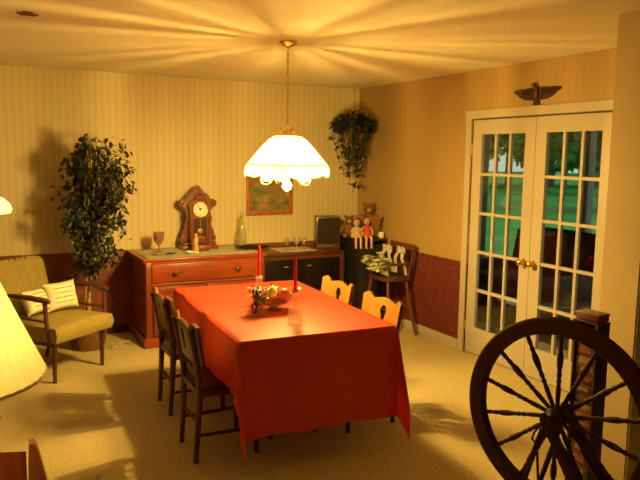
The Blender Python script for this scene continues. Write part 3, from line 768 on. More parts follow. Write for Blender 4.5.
# bouquet
t = thing('flower_bouquet', 'bunch of pale dried flowers lying on the high chair seat', 'flowers', (3.545, 5.50, .552))
b = MB(); g = MB(); s_ = MB()
random.seed(3)
for i in range(80):
    y = random.uniform(-.12, .17); x = random.uniform(-.13, .03); z_ = .05+random.random()*.17*(1-abs(y-.02)*2.5)
    p = Vector((x, y, max(.03, z_)))
    if i % 5 < 3:
        for k in range(8):
            a = k*PI/4+random.random(); b.leaf(p, Vector((math.cos(a), math.sin(a), .5)), Vector((0, 0, 1)), .044, .034)
        b.ball(p+Vector((0, 0, .006)), .012, 6, 5)
    else:
        for k in range(5):
            a = random.random()*2*PI; g.leaf(p, Vector((math.cos(a), math.sin(a), random.uniform(-.3, .6))), Vector((0, 0, 1)), .05, .022)
    s_.tube([p, p*.5+Vector((0, -.04, .008)), Vector((.01, -.14, .008))], .002, 5)
b.done('blossoms', 'petal', t, 0, False); g.done('leaves', 'petalgreen', t, 0, False); s_.done('stems', 'petalgreen', t)
# white ribbon bows
def bow(loc, rz, lab):
    t = thing('ribbon_bow', lab, 'bow', loc, rz, 'white bows on the high chair')
    for q in (-1, 1):
        def strip(a, c, q=q):
            return Vector((-.01-.02*math.sin(a*PI)+.006*math.sin(a*9), q*(.012+.075*a**.8)+(c-.5)*.05, .0-.20*a*a-.02*a))
        MB().grid(strip, 14, 4, .002).done('tail', 'ribbon', t, 60)
        b = MB(); 
        def loop(a, c, q=q):
            th_ = a*2*PI; return Vector((-.012-.022*math.sin(th_)*.6+(0), q*(.035-.035*math.cos(th_)), .012+.030*math.sin(th_)*.8+(c-.5)*.035))
        b.grid(loop, 18, 3, .002); b.done('loop', 'ribbon', t, 60)
    MB().ball((-.012, 0, .012), (.012, .014, .016), 10, 8).done('knot', 'ribbon', t)
bow((3.690, 5.345, .80), R(0), 'white ribbon bow with long tails on the right of the high chair back')
bow((3.690, 5.585, .79), R(8), 'white ribbon bow behind the dried flowers on the high chair')

# ------------------------------------------------------------------ hanging plant
random.seed(11)
HPX, HPY = 3.545, 6.08
t = thing('hanging_plant', 'bushy trailing plant in a pot hung from the ceiling corner', 'plant', (HPX, HPY, 1.80))
MB().lathe([(.07, 0), (.085, .06), (.11, .13), (.115, .15), (.105, .15), (.10, .13), (0, .125)], n=24).done('pot', plain('brown_pot', (.42, .20, .08), .5), t)
b = MB()
for k in range(3):
    a = k*2*PI/3+.4; b.tube([(.11*math.cos(a), .11*math.sin(a), .145), (.03*math.cos(a), .03*math.sin(a), .36), (0, 0, .42)], .0035, 6)
b.tube([(0, 0, .41), (0, 0, .60)], .004, 6); b.tube([(.0, 0, .59), (.014, 0, .61), (.010, 0, .626), (0, 0, .638)], .005, 6)
b.done('hanger', plain('jute_cord', (.40, .28, .14), .9), t)
b = MB(); v_ = MB()
for i in range(64):
    a = random.random()*2*PI; L = random.uniform(.15, .66) if i % 3 else random.uniform(.02, .15)
    rx = random.uniform(.12, .25)
    pts = []
    for k in range(9):
        q = k/8; rr = .05+(rx-.05)*min(1, q*2.2); zz = .16+.12*math.sin(min(1, q*2.2)*PI*.8)-max(0, q-.35)/.65*L*(1.0 if rx < .18 else .8)
        conv = 1-1.1*max(0, q-.45)
        pts.append(Vector((math.cos(a)*rr*conv+random.uniform(-.012, .012), math.sin(a)*rr*conv+random.uniform(-.012, .012), zz)))
    v_.tube(pts, .0028, 5)
    for k in range(1, 9):
        for _ in range(3):
            p = pts[k]+Vector((random.uniform(-.02, .02), random.uniform(-.02, .02), random.uniform(-.02, .02)))
            d = Vector((random.uniform(-1, 1), random.uniform(-1, 1), random.uniform(-1, .4)))
            b.leaf(p, d, Vector((random.uniform(-.5, .5), random.uniform(-.5, .5), 1)), random.uniform(.045, .07), random.uniform(.035, .05))
for i in range(460):
    a = random.random()*2*PI; rr = random.uniform(.02, .21)
    p = Vector((math.cos(a)*rr, math.sin(a)*rr, .15+random.random()*.25*(1-rr*2.6)))
    d = Vector((math.cos(a)+random.uniform(-.5, .5), math.sin(a)+random.uniform(-.5, .5), random.uniform(-.4, .8)))
    b.leaf(p, d, Vector((0, 0, 1)), random.uniform(.05, .075), random.uniform(.035, .05))
b.done('foliage', 'leaf2', t, 0, False); v_.done('vines', 'leaf2', t)

# ------------------------------------------------------------------ ficus tree and basket
random.seed(5)
FX, FY = .86, 6.03
t = thing('planter_basket', 'woven red-brown basket on the carpet behind the armchair', 'basket', (FX, FY, .001))
b = MB()
def pb(a, c):
    th_ = 2*PI*a; r_ = .130+.028*math.sin(c*PI*.7)+.0045*math.sin(th_*20+(PI if int(c*14) % 2 else 0)); return Vector((r_*math.cos(th_), r_*math.sin(th_), .002+.23*c))
b.grid(pb, 80, 14, .006); b.lathe([(.128, .003), (.128, .010), (0, .011)], n=32); b.done('basket_weave', 'wicker', t, 60)
MB().tube([(.155*math.cos(2*PI*i/40), .155*math.sin(2*PI*i/40), .236) for i in range(40)], .009, 8, closed=True).done('rim', 'wicker', t)
t = thing('ficus_tree', 'tall dark leafed indoor ficus tree with slim twisted trunks', 'tree', (FX, FY, .014))
MB().lathe([(.10, 0), (.118, .19), (.11, .19), (.105, .17), (0, .17)], n=24).done('soil', 'soil', t)
b = MB()
for k in range(3):
    b.tube([(.022*math.cos(k*2.1+q*3.2)*(1-q*.3)+.07*q*q+.02*q, .022*math.sin(k*2.1+q*3.2), .165+q*1.05) for q in [i/18 for i in range(19)]], [.013-.006*i/18 for i in range(19)], 8)
b.done('trunk', 'bark', t)
b = MB(); br = MB()
def env(z):      # crown half width at height z (0..1)
    k = [(0, .15), (.25, .21), (.5, .29), (.75, .33), (.9, .28), (1.01, .14)]
    for (a, b_), (c_, d_) in zip(k, k[1:]):
        if z <= c_: return b_+(d_-b_)*(z-a)/(c_-a)
    return .12
for i in range(105):
    q = random.random()**.85; z_ = .66+1.08*q
    a = random.random()*2*PI; w_ = env(q)*random.uniform(.5, .92)
    st = Vector((.05*q+.02, 0, min(1.2, z_-.12)))
    en = Vector((.06+.07*q+w_*.98*math.cos(a), w_*.72*math.sin(a), z_+random.uniform(-.04, .14)))
    if en.y > .36: en.y = .36
    mid = (st+en)/2+Vector((0, 0, .06)); dr = en+Vector((.04*math.cos(a), .02*math.sin(a), -.10))
    if dr.y > .36: dr.y = .36
    pts = [st, mid, en, dr]; br.tube(pts, [.005, .004, .0028, .0015], 5)
    for k in range(36):
        u_ = random.uniform(.2, 3)
        j = min(2, int(u_)); p = pts[j].lerp(pts[j+1], u_-j)+Vector((random.uniform(-.055, .055), random.uniform(-.045, .045), random.uniform(-.06, .05)))
        d = Vector((random.uniform(-1, 1), random.uniform(-1, 1), random.uniform(-1.1, .15)))
        if p.y > .35: p.y = .35
        d.y = min(d.y, .3)
        b.leaf(p, d, Vector((random.uniform(-.6, .6), random.uniform(-.6, .6), 1)), random.uniform(.050, .075), random.uniform(.026, .038))
b.done('foliage', 'leaf', t, 0, False); br.done('branches', 'bark', t)

# ------------------------------------------------------------------ armchair & pillows
t = thing('armchair', 'olive upholstered armchair with dark wooden arms by the back wall', 'armchair', (.70, 5.30, 0.001), R(-52.5))
# local: faces +X; origin between the front legs
for s in (-1, 1):
    MB().tube([(-.02, s*.245, 0), (-.015, s*.245, .20), (-.01, s*.245, .31)], [.014, .019, .022], 8).done('front_leg', 'darkwood', t)
    MB().tube([(-.60, s*.215, 0), (-.55, s*.22, .16), (-.535, s*.22, .32)], [.014, .019, .022], 8).done('rear_leg', 'darkwood', t)
b = MB(); b.box((-.275, .245, .30), (.52, .025, .05)); b.box((-.275, -.245, .30), (.52, .025, .05)); b.done('seat_frame', 'darkwood', t)
def cush(a, c):
    x = -.53+.58*a; y = (2*c-1)*(.27+.02*a)
    return Vector((x, y, .415+.035*math.sin(min(1, a*1.02)*PI)**.5*math.sin(c*PI)**.5+.012*a))
b = MB(); b.grid(cush, 16, 16, .0)
# side skirt of the cushion
ring = [cush(i/16, 0) for i in range(17)]+[cush(1, j/16) for j in range(1, 17)]+[cush(1-i/16, 1) for i in range(1, 17)]+[cush(0, 1-j/16) for j in range(1, 16)]
prev = None; first = None
n_ = len(ring); lo = [b.bm.verts.new((p.x*1.0, p.y, .315)) for p in ring]; mid = [b.bm.verts.new((p.x+(.02 if p.x > 0 else 0), p.y*1.02, .37)) for p in ring]; hi = [b.bm.verts.new(p) for p in ring]
for i in range(n_):
    j = (i+1) % n_; b.bm.faces.new((lo[i], lo[j], mid[j], mid[i])); b.bm.faces.new((mid[i], mid[j], hi[j], hi[i]))
b.bm.faces.new(lo[::-1]); bmesh.ops.remove_doubles(b.bm, verts=b.bm.verts[:], dist=.0005)
b.done('seat_cushion', 'olive', t, 60)
def bk(sgn):
    def f(a, c):
        y = (2*a-1)*.265; q = 2*a-1
        z = .40+.46*c*(1-.10*abs(q)**6)
        x = -.54-.115*c
        th_ = .050*(1-abs(q)**6)*math.sin(min(1, .12+c*.88)*PI)**.35 + .006*math.cos(y*60)*(1 if sgn > 0 else 0)
        return Vector((x+sgn*th_, y, z))
    return f
b = MB(); b.grid(bk(1), 40, 18); b.grid(bk(-1), 40, 18); bmesh.ops.remove_doubles(b.bm, verts=b.bm.verts[:], dist=.004)
b.done('backrest', 'olive', t, 70)
for s in (-1, 1):
    MB().tube([(-.585, s*.275, .60), (-.40, s*.305, .635), (-.18, s*.31, .640), (-.03, s*.30, .632), (.005, s*.295, .622)], [.014, .017, .021, .022, .014], 10).done('arm', 'redwood', t)
    MB().tube([(-.015, s*.285, .32), (-.03, s*.295, .46), (-.035, s*.30, .625)], [.019, .015, .017], 10).done('arm_post', 'redwood', t)
    MB().tube([(-.56, s*.272, .47), (-.30, s*.292, .475), (-.03, s*.292, .47)], .011, 8).done('arm_rail', 'redwood', t)
STITCH = plain('brown_stitch', (.14, .07, .03), .9)
def pillow(loc, rx, rz, w, h_, lab, lines):
    t = thing('throw_pillow', lab, 'pillow', loc, rz, 'pillows on the armchair')
    t.rotation_euler = (rx, 0, rz)
    b = MB()
    for s in (-1, 1):
        def f(a, c, s=s):
            u, v = 2*a-1, 2*c-1
            pin = 1-.10*(1-abs(u))*abs(v)**3-.0
            x = u*w*(1-.09*math.cos(v*PI/2)); z = v*h_*(1-.09*math.cos(u*PI/2))
            return Vector((x, s*.055*(max(0, (1-u**4)*(1-v**4)))**.6, z))
        b.grid(f, 16, 14)
    bmesh.ops.remove_doubles(b.bm, verts=b.bm.verts[:], dist=.003); b.done('cover', 'cream', t, 70)
    if lines:   # rows of dark stitched writing, too blurred in the picture to read
        for r_ in range(4):
            b = MB(); zz = h_*(.50-.32*r_); xs = [-w*.62+w*1.2*i/24 for i in range(25)]
            b.tube([(x, -.055*(max(0, (1-(x/w)**4)*(1-(zz/h_)**4)))**.6-.0005, zz+.0022*math.sin(x*190+r_)+.0012*math.sin(x*410)) for x in xs], .0024, 5)
            b.done('stitched_line', STITCH, t)
    return t
pillow((.60, 5.585, .575), R(-16), R(30), .145, .115, 'cream throw pillow with rows of dark stitched lines, right side of the armchair', True)
pillow((.41, 5.505, .562), R(-24), R(42), .125, .10, 'second cream pillow half hidden behind the wooden arm of the armchair', True)

# loose cord on the carpet by the sideboard
pts = [Vector((1.02+.035*math.cos(i*.75)+.010*i, 5.93+.06*math.sin(i*.9)+.004*i, .006+.012*abs(math.sin(i*.55)))) for i in range(26)]
tag(MB().tube(pts, .0045, 6).done('loose_cord', plain('pale_cord', (.5, .42, .28), .6)), 'tangled pale cord on the carpet left of the sideboard', 'cord')

# ------------------------------------------------------------------ eagle plaque over the doors
t = thing('eagle_plaque', 'dark carved eagle with spread wings on the wall above the french doors', 'wall decoration', (XR-.002, 3.82, 2.215), R(-90))
# local: faces -Y ; X runs along the wall (world -Y); Z up
wing = [(x, z_*1.0) for x, z_ in [(.02, -.05), (.045, .028), (.075, .040), (.11, .030), (.15, .045), (.20, .052), (.235, .058), (.225, .040), (.20, .026), (.17, -.004), (.13, -.030), (.09, -.048), (.05, -.058)]]
for s in (-1, 1):
    o_ = [(s*x, z_-.045*x/.235) for x, z_ in wing]
    b = MB(); b.prism(o_ if s > 0 else o_[::-1], .016, RX90)
    for k in range(6):
        x = .055+.028*k; b.tube([(s*x, -.017, .024-.001*k), (s*(x+.02), -.020, -.006+.003*k), (s*(x+.012), -.017, -.034+.004*k)], [.005, .008, .004], 6)
    w_ = b.done('wing', 'darkmetal', t)
b = MB(); b.ball((0, -.018, -.01), (.030, .017, .050), 14, 10); b.ball((-.012, -.024, .045), (.017, .014, .018), 12, 8); b.tube([(-.022, -.03, .046), (-.036, -.034, .040), (-.040, -.034, .032)], [.008, .006, .002], 6)
b.done('body', 'darkmetal', t)
tail = [(-.014, -.045), (.014, -.045), (.034, -.10), (.012, -.112), (-.012, -.112), (-.034, -.10)]
MB().prism(tail, .014, RX90).done('tail', 'darkmetal', t)
b = MB()
for s in (-1, 1): b.tube([(s*.015, -.012, -.05), (s*.030, -.022, -.068), (s*.040, -.020, -.062)], .006, 6)
b.done('claws', 'darkmetal', t)

# ------------------------------------------------------------------ chandelier
LX, LY = 1.87, 4.07
t = thing('pendant_chandelier', 'glowing cream glass dome pendant light over the dining table', 'pendant light', (LX, LY, CE))
Z = lambda z: z-CE
MB().lathe([(.058, -.001), (.060, -.008), (.050, -.022), (.022, -.034), (.012, -.042), (0, -.044)], n=28).done('ceiling_canopy', 'brass', t)
b = MB(); zc = Z(1.90); k = 0; z_ = -.045
while z_ > zc:
    a = (PI/2)*(k % 2); pts = []
    for i in range(10):
        th_ = 2*PI*i/10; lx = .0075*math.cos(th_); lz = .014*math.sin(th_); pts.append((lx*math.cos(a), lx*math.sin(a), z_-.012+lz))
    b.tube(pts, .0022, 5, closed=True); z_ -= .0215; k += 1
b.done('chain', 'brass', t)
b = MB(); b.lathe([(.006, Z(1.905)), (.018, Z(1.895)), (.010, Z(1.88)), (.028, Z(1.865)), (.034, Z(1.85)), (.044, Z(1.838)), (.044, Z(1.832)), (.008, Z(1.830))], n=20)
for k in range(6):
    a = k*PI/3; c_, s__ = math.cos(a), math.sin(a)
    b.tube([(c_*.02, s__*.02, Z(1.865)), (c_*.05, s__*.05, Z(1.885)), (c_*.062, s__*.062, Z(1.865)), (c_*.048, s__*.048, Z(1.855))], .0035, 6)
b.done('crown', 'brass', t)
NP = 12
prof = [(.044, 1.835), (.085, 1.830), (.118, 1.815), (.165, 1.765), (.215, 1.708), (.268, 1.645)]
def facet(r, a):   # twelve flat panels, softened
    q = (a % (2*PI/NP))-PI/NP; return r*math.cos(PI/NP)/math.cos(q)*.65+r*.35
b = MB(); nn = 96
rings = [[b.bm.verts.new((facet(r, 2*PI*i/nn)*math.cos(2*PI*i/nn), facet(r, 2*PI*i/nn)*math.sin(2*PI*i/nn), Z(z_))) for i in range(nn)] for r, z_ in prof]
for A, B in zip(rings, rings[1:]):
    for i in range(nn): b.bm.faces.new((A[i], A[(i+1) % nn], B[(i+1) % nn], B[i]))
sh = b.done('glass_shade', 'shade', t, 60)
b = MB(); sk = []
for r, z_, k in ((.270, 1.643, 0), (.280, 1.615, .2), (.283, 1.59, .6), (.280, 1.572, 1)):
    sk.append([b.bm.verts.new((r*math.cos(2*PI*i/nn), r*math.sin(2*PI*i/nn), Z(z_)-k*.016*(abs(math.sin(NP*PI*i/nn))-.5))) for i in range(nn)])
for A, B in zip(sk, sk[1:]):
    for i in range(nn): b.bm.faces.new((A[i], A[(i+1) % nn], B[(i+1) % nn], B[i]))
b.done('scalloped_skirt', 'skirt', t, 60)
b = MB()
for k in range(NP):
    a = 2*PI*k/NP; b.tube([(facet(r, a)*math.cos(a), facet(r, a)*math.sin(a), Z(z_)) for r, z_ in prof], .0030, 5)
for r, z_ in ((.271, 1.645), (.119, 1.816)):
    b.tube([(r*math.cos(2*PI*i/48), r*math.sin(2*PI*i/48), Z(z_)) for i in range(48)], .0042, 5, closed=True)
b.done('lead_lines', 'darkmetal', t)
b = MB(); b.lathe([(.010, Z(1.83)), (.010, Z(1.775)), (.017, Z(1.77)), (.017, Z(1.742)), (0, Z(1.741))], n=16); b.done('socket', 'brass', t)
MB().lathe([(0, Z(1.740)), (.008, Z(1.736)), (.0125, Z(1.722)), (.012, Z(1.700)), (.007, Z(1.684)), (0, Z(1.678))], n=12).done('bulb', 'bulb', t)
for k in range(5):
    a = 2*PI*k/5+.35; c_, s__ = math.cos(a), math.sin(a)
    b = MB(); b.tube([(c_*.012, s__*.012, Z(1.80)), (c_*.055, s__*.055, Z(1.72)), (c_*.060, s__*.060, Z(1.64)), (c_*.022, s__*.022, Z(1.572))], .0022, 6)
    b.tube([(c_*(.140+.034*math.cos(q)), s__*(.140+.034*math.cos(q)), Z(1.545)+.034*math.sin(q)) for q in [2*PI*i/18 for i in range(18)]], .0042, 6, closed=True)
    b.tube([(c_*.106, s__*.106, Z(1.545)), (c_*.06, s__*.06, Z(1.556)), (c_*.02, s__*.02, Z(1.568))], .004, 6)
    q = b.done('arm', 'brass', t)
    MB().lathe([(0, Z(1.622)), (.008, Z(1.618)), (.010, Z(1.598)), (.019, Z(1.578)), (.022, Z(1.560)), (.016, Z(1.543)), (0, Z(1.537))], (c_*.140, s__*.140, 0), 12).done('bulb', 'bulb_arm', q)
    MB().lathe([(.004, Z(1.640)), (.012, Z(1.634)), (.028, Z(1.612)), (.036, Z(1.585)), (.0345, Z(1.585)), (.026, Z(1.610)), (.010, Z(1.630))], (c_*.140, s__*.140, 0), 20).done('added_light_cap', 'brass', q)  # added caps, hold back the arm bulbs' upward light for the ceiling streaks
b = MB(); b.lathe([(.012, Z(1.585)), (.024, Z(1.578)), (.026, Z(1.566)), (.020, Z(1.556)), (.020, Z(1.546)), (0, Z(1.545))], n=18); b.done('lower_socket', 'brass', t)
b = MB(); b.lathe([(0, Z(1.544)), (.016, Z(1.535)), (.030, Z(1.515)), (.030, Z(1.500)), (.018, Z(1.480)), (0, Z(1.470))], n=14); b.done('lower_bulb', 'bulb_low', t)

# ------------------------------------------------------------------ spinning wheel
HUB = Vector((1.905, 1.717, .75))
ang = math.atan2(-.957, .29)                # local +X = along the wheel, towards the camera side
t = thing('spinning_wheel', 'large dark spoked spinning wheel in the right foreground', 'spinning wheel', (HUB.x, HUB.y, 0.001), ang)
hz = HUB.z; WR = .372
# local: wheel in XZ plane, axle along Y; -Y?  side facing the camera
b = MB(); nn = 72; prof = []
for rr, yy in ((WR-.062, -.016), (WR-.058, -.021), (WR-.010, -.021), (WR-.004, -.017), (WR, -.014), (WR-.008, -.006), (WR-.006, 0), (WR-.008, .006), (WR, .014), (WR-.004, .017), (WR-.010, .021), (WR-.058, .021), (WR-.062, .016)):
    prof.append((rr, yy))
rg = [[b.bm.verts.new((rr*math.cos(2*PI*i/nn), yy, hz+rr*math.sin(2*PI*i/nn))) for rr, yy in prof] for i in range(nn)]
for i in range(nn):
    A, B = rg[i], rg[(i+1) % nn]
    for k in range(len(prof)): b.bm.faces.new((A[k], A[(k+1) % len(prof)], B[(k+1) % len(prof)], B[k]))
b.done('rim', 'wheel', t, 35)
NS = 14
sp_prof = [(.008, .02), (.008, .05), (.0095, .10), (.007, .125), (.010, .135), (.0065, .145), (.010, .158), (.007, .17), (.0115, .20), (.0125, .225), (.0075, .25), (.010, .26), (.0065, .27), (.009, .285), (.0075, WR-.058)]
for k in range(NS):
    a = 2*PI*(k+.5)/NS
    rot = Matrix.Rotation(PI/2-a, 4, 'Y')
    MB().lathe(sp_prof, (0, 0, hz), 10, rot).done('spoke', 'wheel', t)
RXm = Matrix.Rotation(PI/2, 4, 'X')
MB().lathe([(0, -.055), (.016, -.055), (.020, -.045), (.034, -.035), (.038, -.018), (.038, .018), (.034, .035), (.020, .045), (.016, .055), (0, .055)], (0, 0, hz), 20, RXm).done('hub', 'wheel', t)
MB().tube([(0, -.115, hz), (0, .115, hz)], .006).done('axle', 'darkmetal', t)
for s in (-1, 1):
    b = MB(); b.tube([(.235, s*.085, .405), (.19, s*.085, .47), (.10, s*.085, .60), (.05, s*.085, .675), (0, s*.085, hz), (-.018, s*.085, hz+.028)], [.020, .022, .026, .020, .022, .012], 10); b.done('upright', 'wheel', t)
    b = MB(); b.tube([(-.10, s*.085, .405), (-.06, s*.085, .55), (-.012, s*.085, hz-.03)], [.010, .011, .010], 8); b.done('brace', 'wheel', t)
b = MB(); b.box((.22, 0, .385), (.86, .19, .038), bev=.006, rot=Matrix.Rotation(R(0), 4, 'Y')); b.done('bench', 'wheel', t)
for x, y, x2, y2 in ((-.15, 0, -.30, 0), (.55, .06, .66, .20), (.55, -.06, .66, -.20)):
    MB().tube([(x, y, .37), ((x+x2)/2, (y+y2)/2, .19), (x2, y2, 0)], [.016, .022, .014], 10).done('leg', 'wheel', t)
MB().tube([(0, -.112, hz), (-.025, -.118, hz-.035), (-.03, -.125, hz-.06), (-.01, -.125, hz-.075)], .0045, 6).done('crank', 'darkmetal', t)
MB().tube([(-.01, -.125, hz-.075), (.02, -.13, .40), (.05, -.13, .09)], .005, 6).done('footman', 'wheel', t)
b = MB(); b.box((.16, -.06, .075), (.36, .20, .016), bev=.004); b.tube([(.34, -.17, .075), (.34, .17, .075)], .010); b.done('treadle', 'wheel', t)
for y in (-.045, .045):
    MB().lathe([(.014, .0), (.018, .03), (.010, .05), (.014, .10), (.018, .16), (.012, .20), (0, .21)], (.58, y, .404), 12).done('maiden', 'wheel', t)
MB().tube([(.58, -.09, .555), (.58, .09, .555)], [.006, .006]).lathe([(.03, -.012), (.022, 0), (.03, .012)], (.58, 0, .555), 16, RXm).done('flyer', 'wheel', t)

# ------------------------------------------------------------------ tower rack of cases
RX0, RY0, RH = 2.488, 2.045, .980
t = thing('tower_rack', 'narrow dark tower rack behind the spinning wheel', 'rack', (RX0, RY0, 0.001))
MB().box((.042, .062, .0475), (.084, .138, .095), bev=.003).done('base', 'darkwood', t)
MB().box((.041, .0, .525), (.082, .012, .86), bev=.002).done('side_panel', 'wheel', t)
MB().box((.041, .124, .525), (.082, .012, .86), bev=.002).done('side_panel', 'wheel', t)
MB().box((.078, .062, .525), (.012, .110, .86)).done('back_panel', 'wheel', t)
MB().box((.042, .062, .9605), (.086, .138, .010), bev=.002).done('top', 'darkwood', t)
cols = [(.22, .09, .05), (.15, .05, .03), (.26, .15, .08), (.19, .045, .03), (.10, .05, .035), (.30, .19, .10)]
cm = [plain('case_sleeve_%d' % i, c_, .45, var=.25, scale=60) for i, c_ in enumerate(cols)]
ORD = 'topmost second third fourth fifth sixth seventh eighth ninth tenth eleventh twelfth thirteenth fourteenth fifteenth sixteenth seventeenth eighteenth nineteenth twentieth'.split()
zz = .097; cases = []; random.seed(4)
while zz < .91:
    th_ = random.choice((.038, .044, .050)); cases.append((zz, th_)); zz += th_+.0015
for i, (z0, th_) in enumerate(cases):
    k = len(cases)-1-i; nm = ORD[k] if k < 20 else 'lowest'
    c_ = thing('slip_case', ('%s reddish tan case of the stack in the tower rack' % nm) if k == 0 else ('%s reddish tan case from the top in the tower rack' % nm), 'case', (RX0+.003+random.uniform(0, .006), RY0+.0085, z0+.001), R(random.uniform(-.6, .6)), 'cases in the tower rack')
    MB().box((.032, .0535, th_/2), (.058, .099, th_-.001), bev=.002).done('sleeve', cm[(i*5+i//3) % 6], c_)
    MB().box((-.0005, .0535, th_/2), (.002, .07, th_*.32)).done('spine_band', cm[(i+2) % 6], c_)
c_ = thing('keepsake_box', 'flat reddish box lying on top of the tower rack', 'box', (RX0+.042, RY0+.062, RH-.012), R(3))
MB().box((0, 0, .014), (.078, .122, .026), bev=.003).done('box_body', cm[3], c_)
MB().box((0, 0, .032), (.084, .128, .010), bev=.003).done('lid', cm[2], c_)

# ------------------------------------------------------------------ foreground floor lamp with pleated shade
AX, AY = -.078, 1.64
t = thing('floor_lamp', 'lit pleated yellow lampshade in the left foreground', 'lamp', (AX, AY, 0.001))
MB().lathe([(.13, 0), (.13, .012), (.10, .022), (.03, .035), (.016, .05), (0, .051)], n=32).done('base', 'brass', t)
MB().lathe([(.011, .05), (.011, .5), (.018, .51), (.018, .54), (.011, .55), (.011, 1.155), (.02, 1.165), (.02, 1.2), (.014, 1.215), (.014, 1.235), (0, 1.236)], n=16).done('pole', 'brass', t)
b = MB(); nn = 192
sp2 = [(.213, 1.207), (.196, 1.245), (.165, 1.315), (.137, 1.38), (.110, 1.445), (.088, 1.505)]
rg = []
for r_, z_ in sp2:
    rg.append([b.bm.verts.new(((r_+.0045*math.sin(48*2*PI*i/nn))*math.cos(2*PI*i/nn), (r_+.0045*math.sin(48*2*PI*i/nn))*math.sin(2*PI*i/nn), z_-.004)) for i in range(nn)])
fs = []
for A, B in zip(rg, rg[1:]):
    for i in range(nn): fs.append(b.bm.faces.new((A[i], A[(i+1) % nn], B[(i+1) % nn], B[i])))
s_ = b.done('lamp_shade', 'pleat', t, 70)
b = MB(); b.tube([(.2145*math.cos(2*PI*i/64), .2145*math.sin(2*PI*i/64), 1.202) for i in range(64)], .0042, 6, closed=True); b.done('trim_band', 'cream', s_)
b = MB()
for k in range(3):
    a = k*2*PI/3; b.tube([(.012*math.cos(a), .012*math.sin(a), 1.495), (.089*math.cos(a), .089*math.sin(a), 1.495)], .002, 5)
b.tube([(0, 0, 1.435), (0, 0, 1.505)], .004); b.tube([(0, .03, 1.235), (0, .072, 1.325), (0, 0, 1.435)], .002, 5); b.tube([(0, -.03, 1.235), (0, -.072, 1.325), (0, 0, 1.435)], .002, 5); b.tube([(0, -.03, 1.235), (0, .03, 1.235)], .002, 5)
b.lathe([(.008, 1.505), (.010, 1.515), (0, 1.53)], n=12); b.done('harp', 'brass', t)
MB().lathe([(.012, 1.238), (.016, 1.252), (.045, 1.275), (.060, 1.315), (.054, 1.350), (.032, 1.372), (0, 1.378)], n=20).done('bulb', 'bulb2', t)

# white glass reading lamp at the left edge
t = thing('reading_lamp', 'glowing white glass lampshade at the left edge of the picture', 'lamp', (.032, 4.60, .001))
MB().lathe([(.075, 0), (.075, .014), (.03, .03), (.012, .045), (0, .046)], n=28).done('base', 'darkmetal', t)
MB().tube([(0, 0, .045), (0, 0, .7), (0, 0, 1.33)], .010).done('pole', 'darkmetal', t)
s_ = MB().lathe([(.188, 1.325), (.194, 1.348), (.184, 1.382), (.145, 1.418), (.075, 1.440), (.02, 1.445)], n=36, cap=False).done('glass_shade', 'opal', t)
MB().lathe([(.02, 1.445), (.022, 1.45), (.008, 1.47), (0, 1.472)], n=14).done('finial', 'darkmetal', t)
MB().ball((0, 0, 1.375), .024, 10, 8).done('bulb', 'bulb3', t)

# ------------------------------------------------------------------ wooden chair at the lower left corner
t = thing('wooden_armchair', 'reddish wooden chair back at the lower left corner', 'chair', (-.14, 2.06, .001), R(-4))
# local: back faces -Y? crest runs along X, right post at +X
for s in (-1, 1):
    b = MB(); b.prism([(-.022, .40), (.030, .40), (.052, .62), (.040, .74), (.016, .845), (.008, .862), (-.006, .862), (-.010, .80), (-.016, .62)] if s > 0 else [(.022, .40), (.016, .62), (.010, .80), (.006, .862), (-.008, .862), (-.016, .845), (-.040, .74), (-.052, .62), (-.030, .40)], .045, Tm(s*.265, .022, 0) @ RX90)
    b.done('back_post', 'frontchair', t)
    MB().box((s*.255, 0, .20), (.045, .045, .40), bev=.005).done('leg', 'frontchair', t)
    MB().box((s*.255, -.42, .21), (.045, .045, .42), bev=.005).done('leg', 'frontchair', t)
def cr(a, c): 
    q = 2*a-1; return Vector((q*.250, .010-.02*(1-q*q), .71+(.120+.025*(1-q*q))*c))
MB().grid(cr, 20, 5, .022).done('crest_rail', 'frontchair', t)
for x in (-.15, -.05, .05, .15): MB().box((x, 0, .57), (.03, .014, .25)).done('slat', 'frontchair', t)
MB().box((0, -.20, .435), (.56, .50, .035), bev=.01).done('seat', 'frontchair', t)
MB().box((0, -.42, .22), (.47, .02, .03)).done('stretcher', 'frontchair', t)

# ------------------------------------------------------------------ outdoors, beyond the french doors
def ext_mat(name, c, **k): return plain(name, c, .9, **k)
M['grass'] = plain('lawn_grass', (.13, .42, .13), .95, var=.25, scale=.6, spec=0)
M['deck'] = plain('porch_boards', (.10, .07, .05), .8)
M['ext_brown'] = plain('brown_siding', (.13, .06, .04), .8, var=.2, scale=8)
M['ext_grey'] = plain('grey_post_paint', (.30, .28, .30), .7)
struct(MB().box((45.2, 40, -.36), (78, 90, .1)).done('lawn', 'grass', smooth=0))
struct(MB().box((5.0, 4.6, -.12), (2.05, 5.2, .14)).done('porch_floor', 'deck', smooth=0))
struct(MB().box((4.95, 6.72, 1.15), (1.9, .12, 2.5)).done('porch_wall', 'ext_brown', smooth=0))
struct(MB().box((5.05, 4.6, 2.50), (2.2, 5.2, .10)).done('porch_roof', 'ext_brown', smooth=0))
for y, lab in ((5.12, 'grey porch post seen through the right door leaf'), (2.3, 'grey porch post at the far right end of the porch')):
    t = thing('porch_post', lab, 'post', (5.93, y, -.05)); MB().box((0, 0, 1.24), (.10, .10, 2.40), bev=.006).done('shaft', 'ext_grey', t); MB().box((0, 0, .06), (.14, .14, .12), bev=.006).done('foot', 'ext_grey', t)
t = thing('wicker_sofa', 'dark wicker porch sofa seen through the french doors', 'sofa', (5.36, 5.22, -.049))
M['sofa'] = plain('dark_weave', (.014, .010, .011), .6, var=.4, scale=60)
MB().box((-.10, 0, .22), (.66, 1.40, .36), bev=.03).done('base', 'sofa', t)
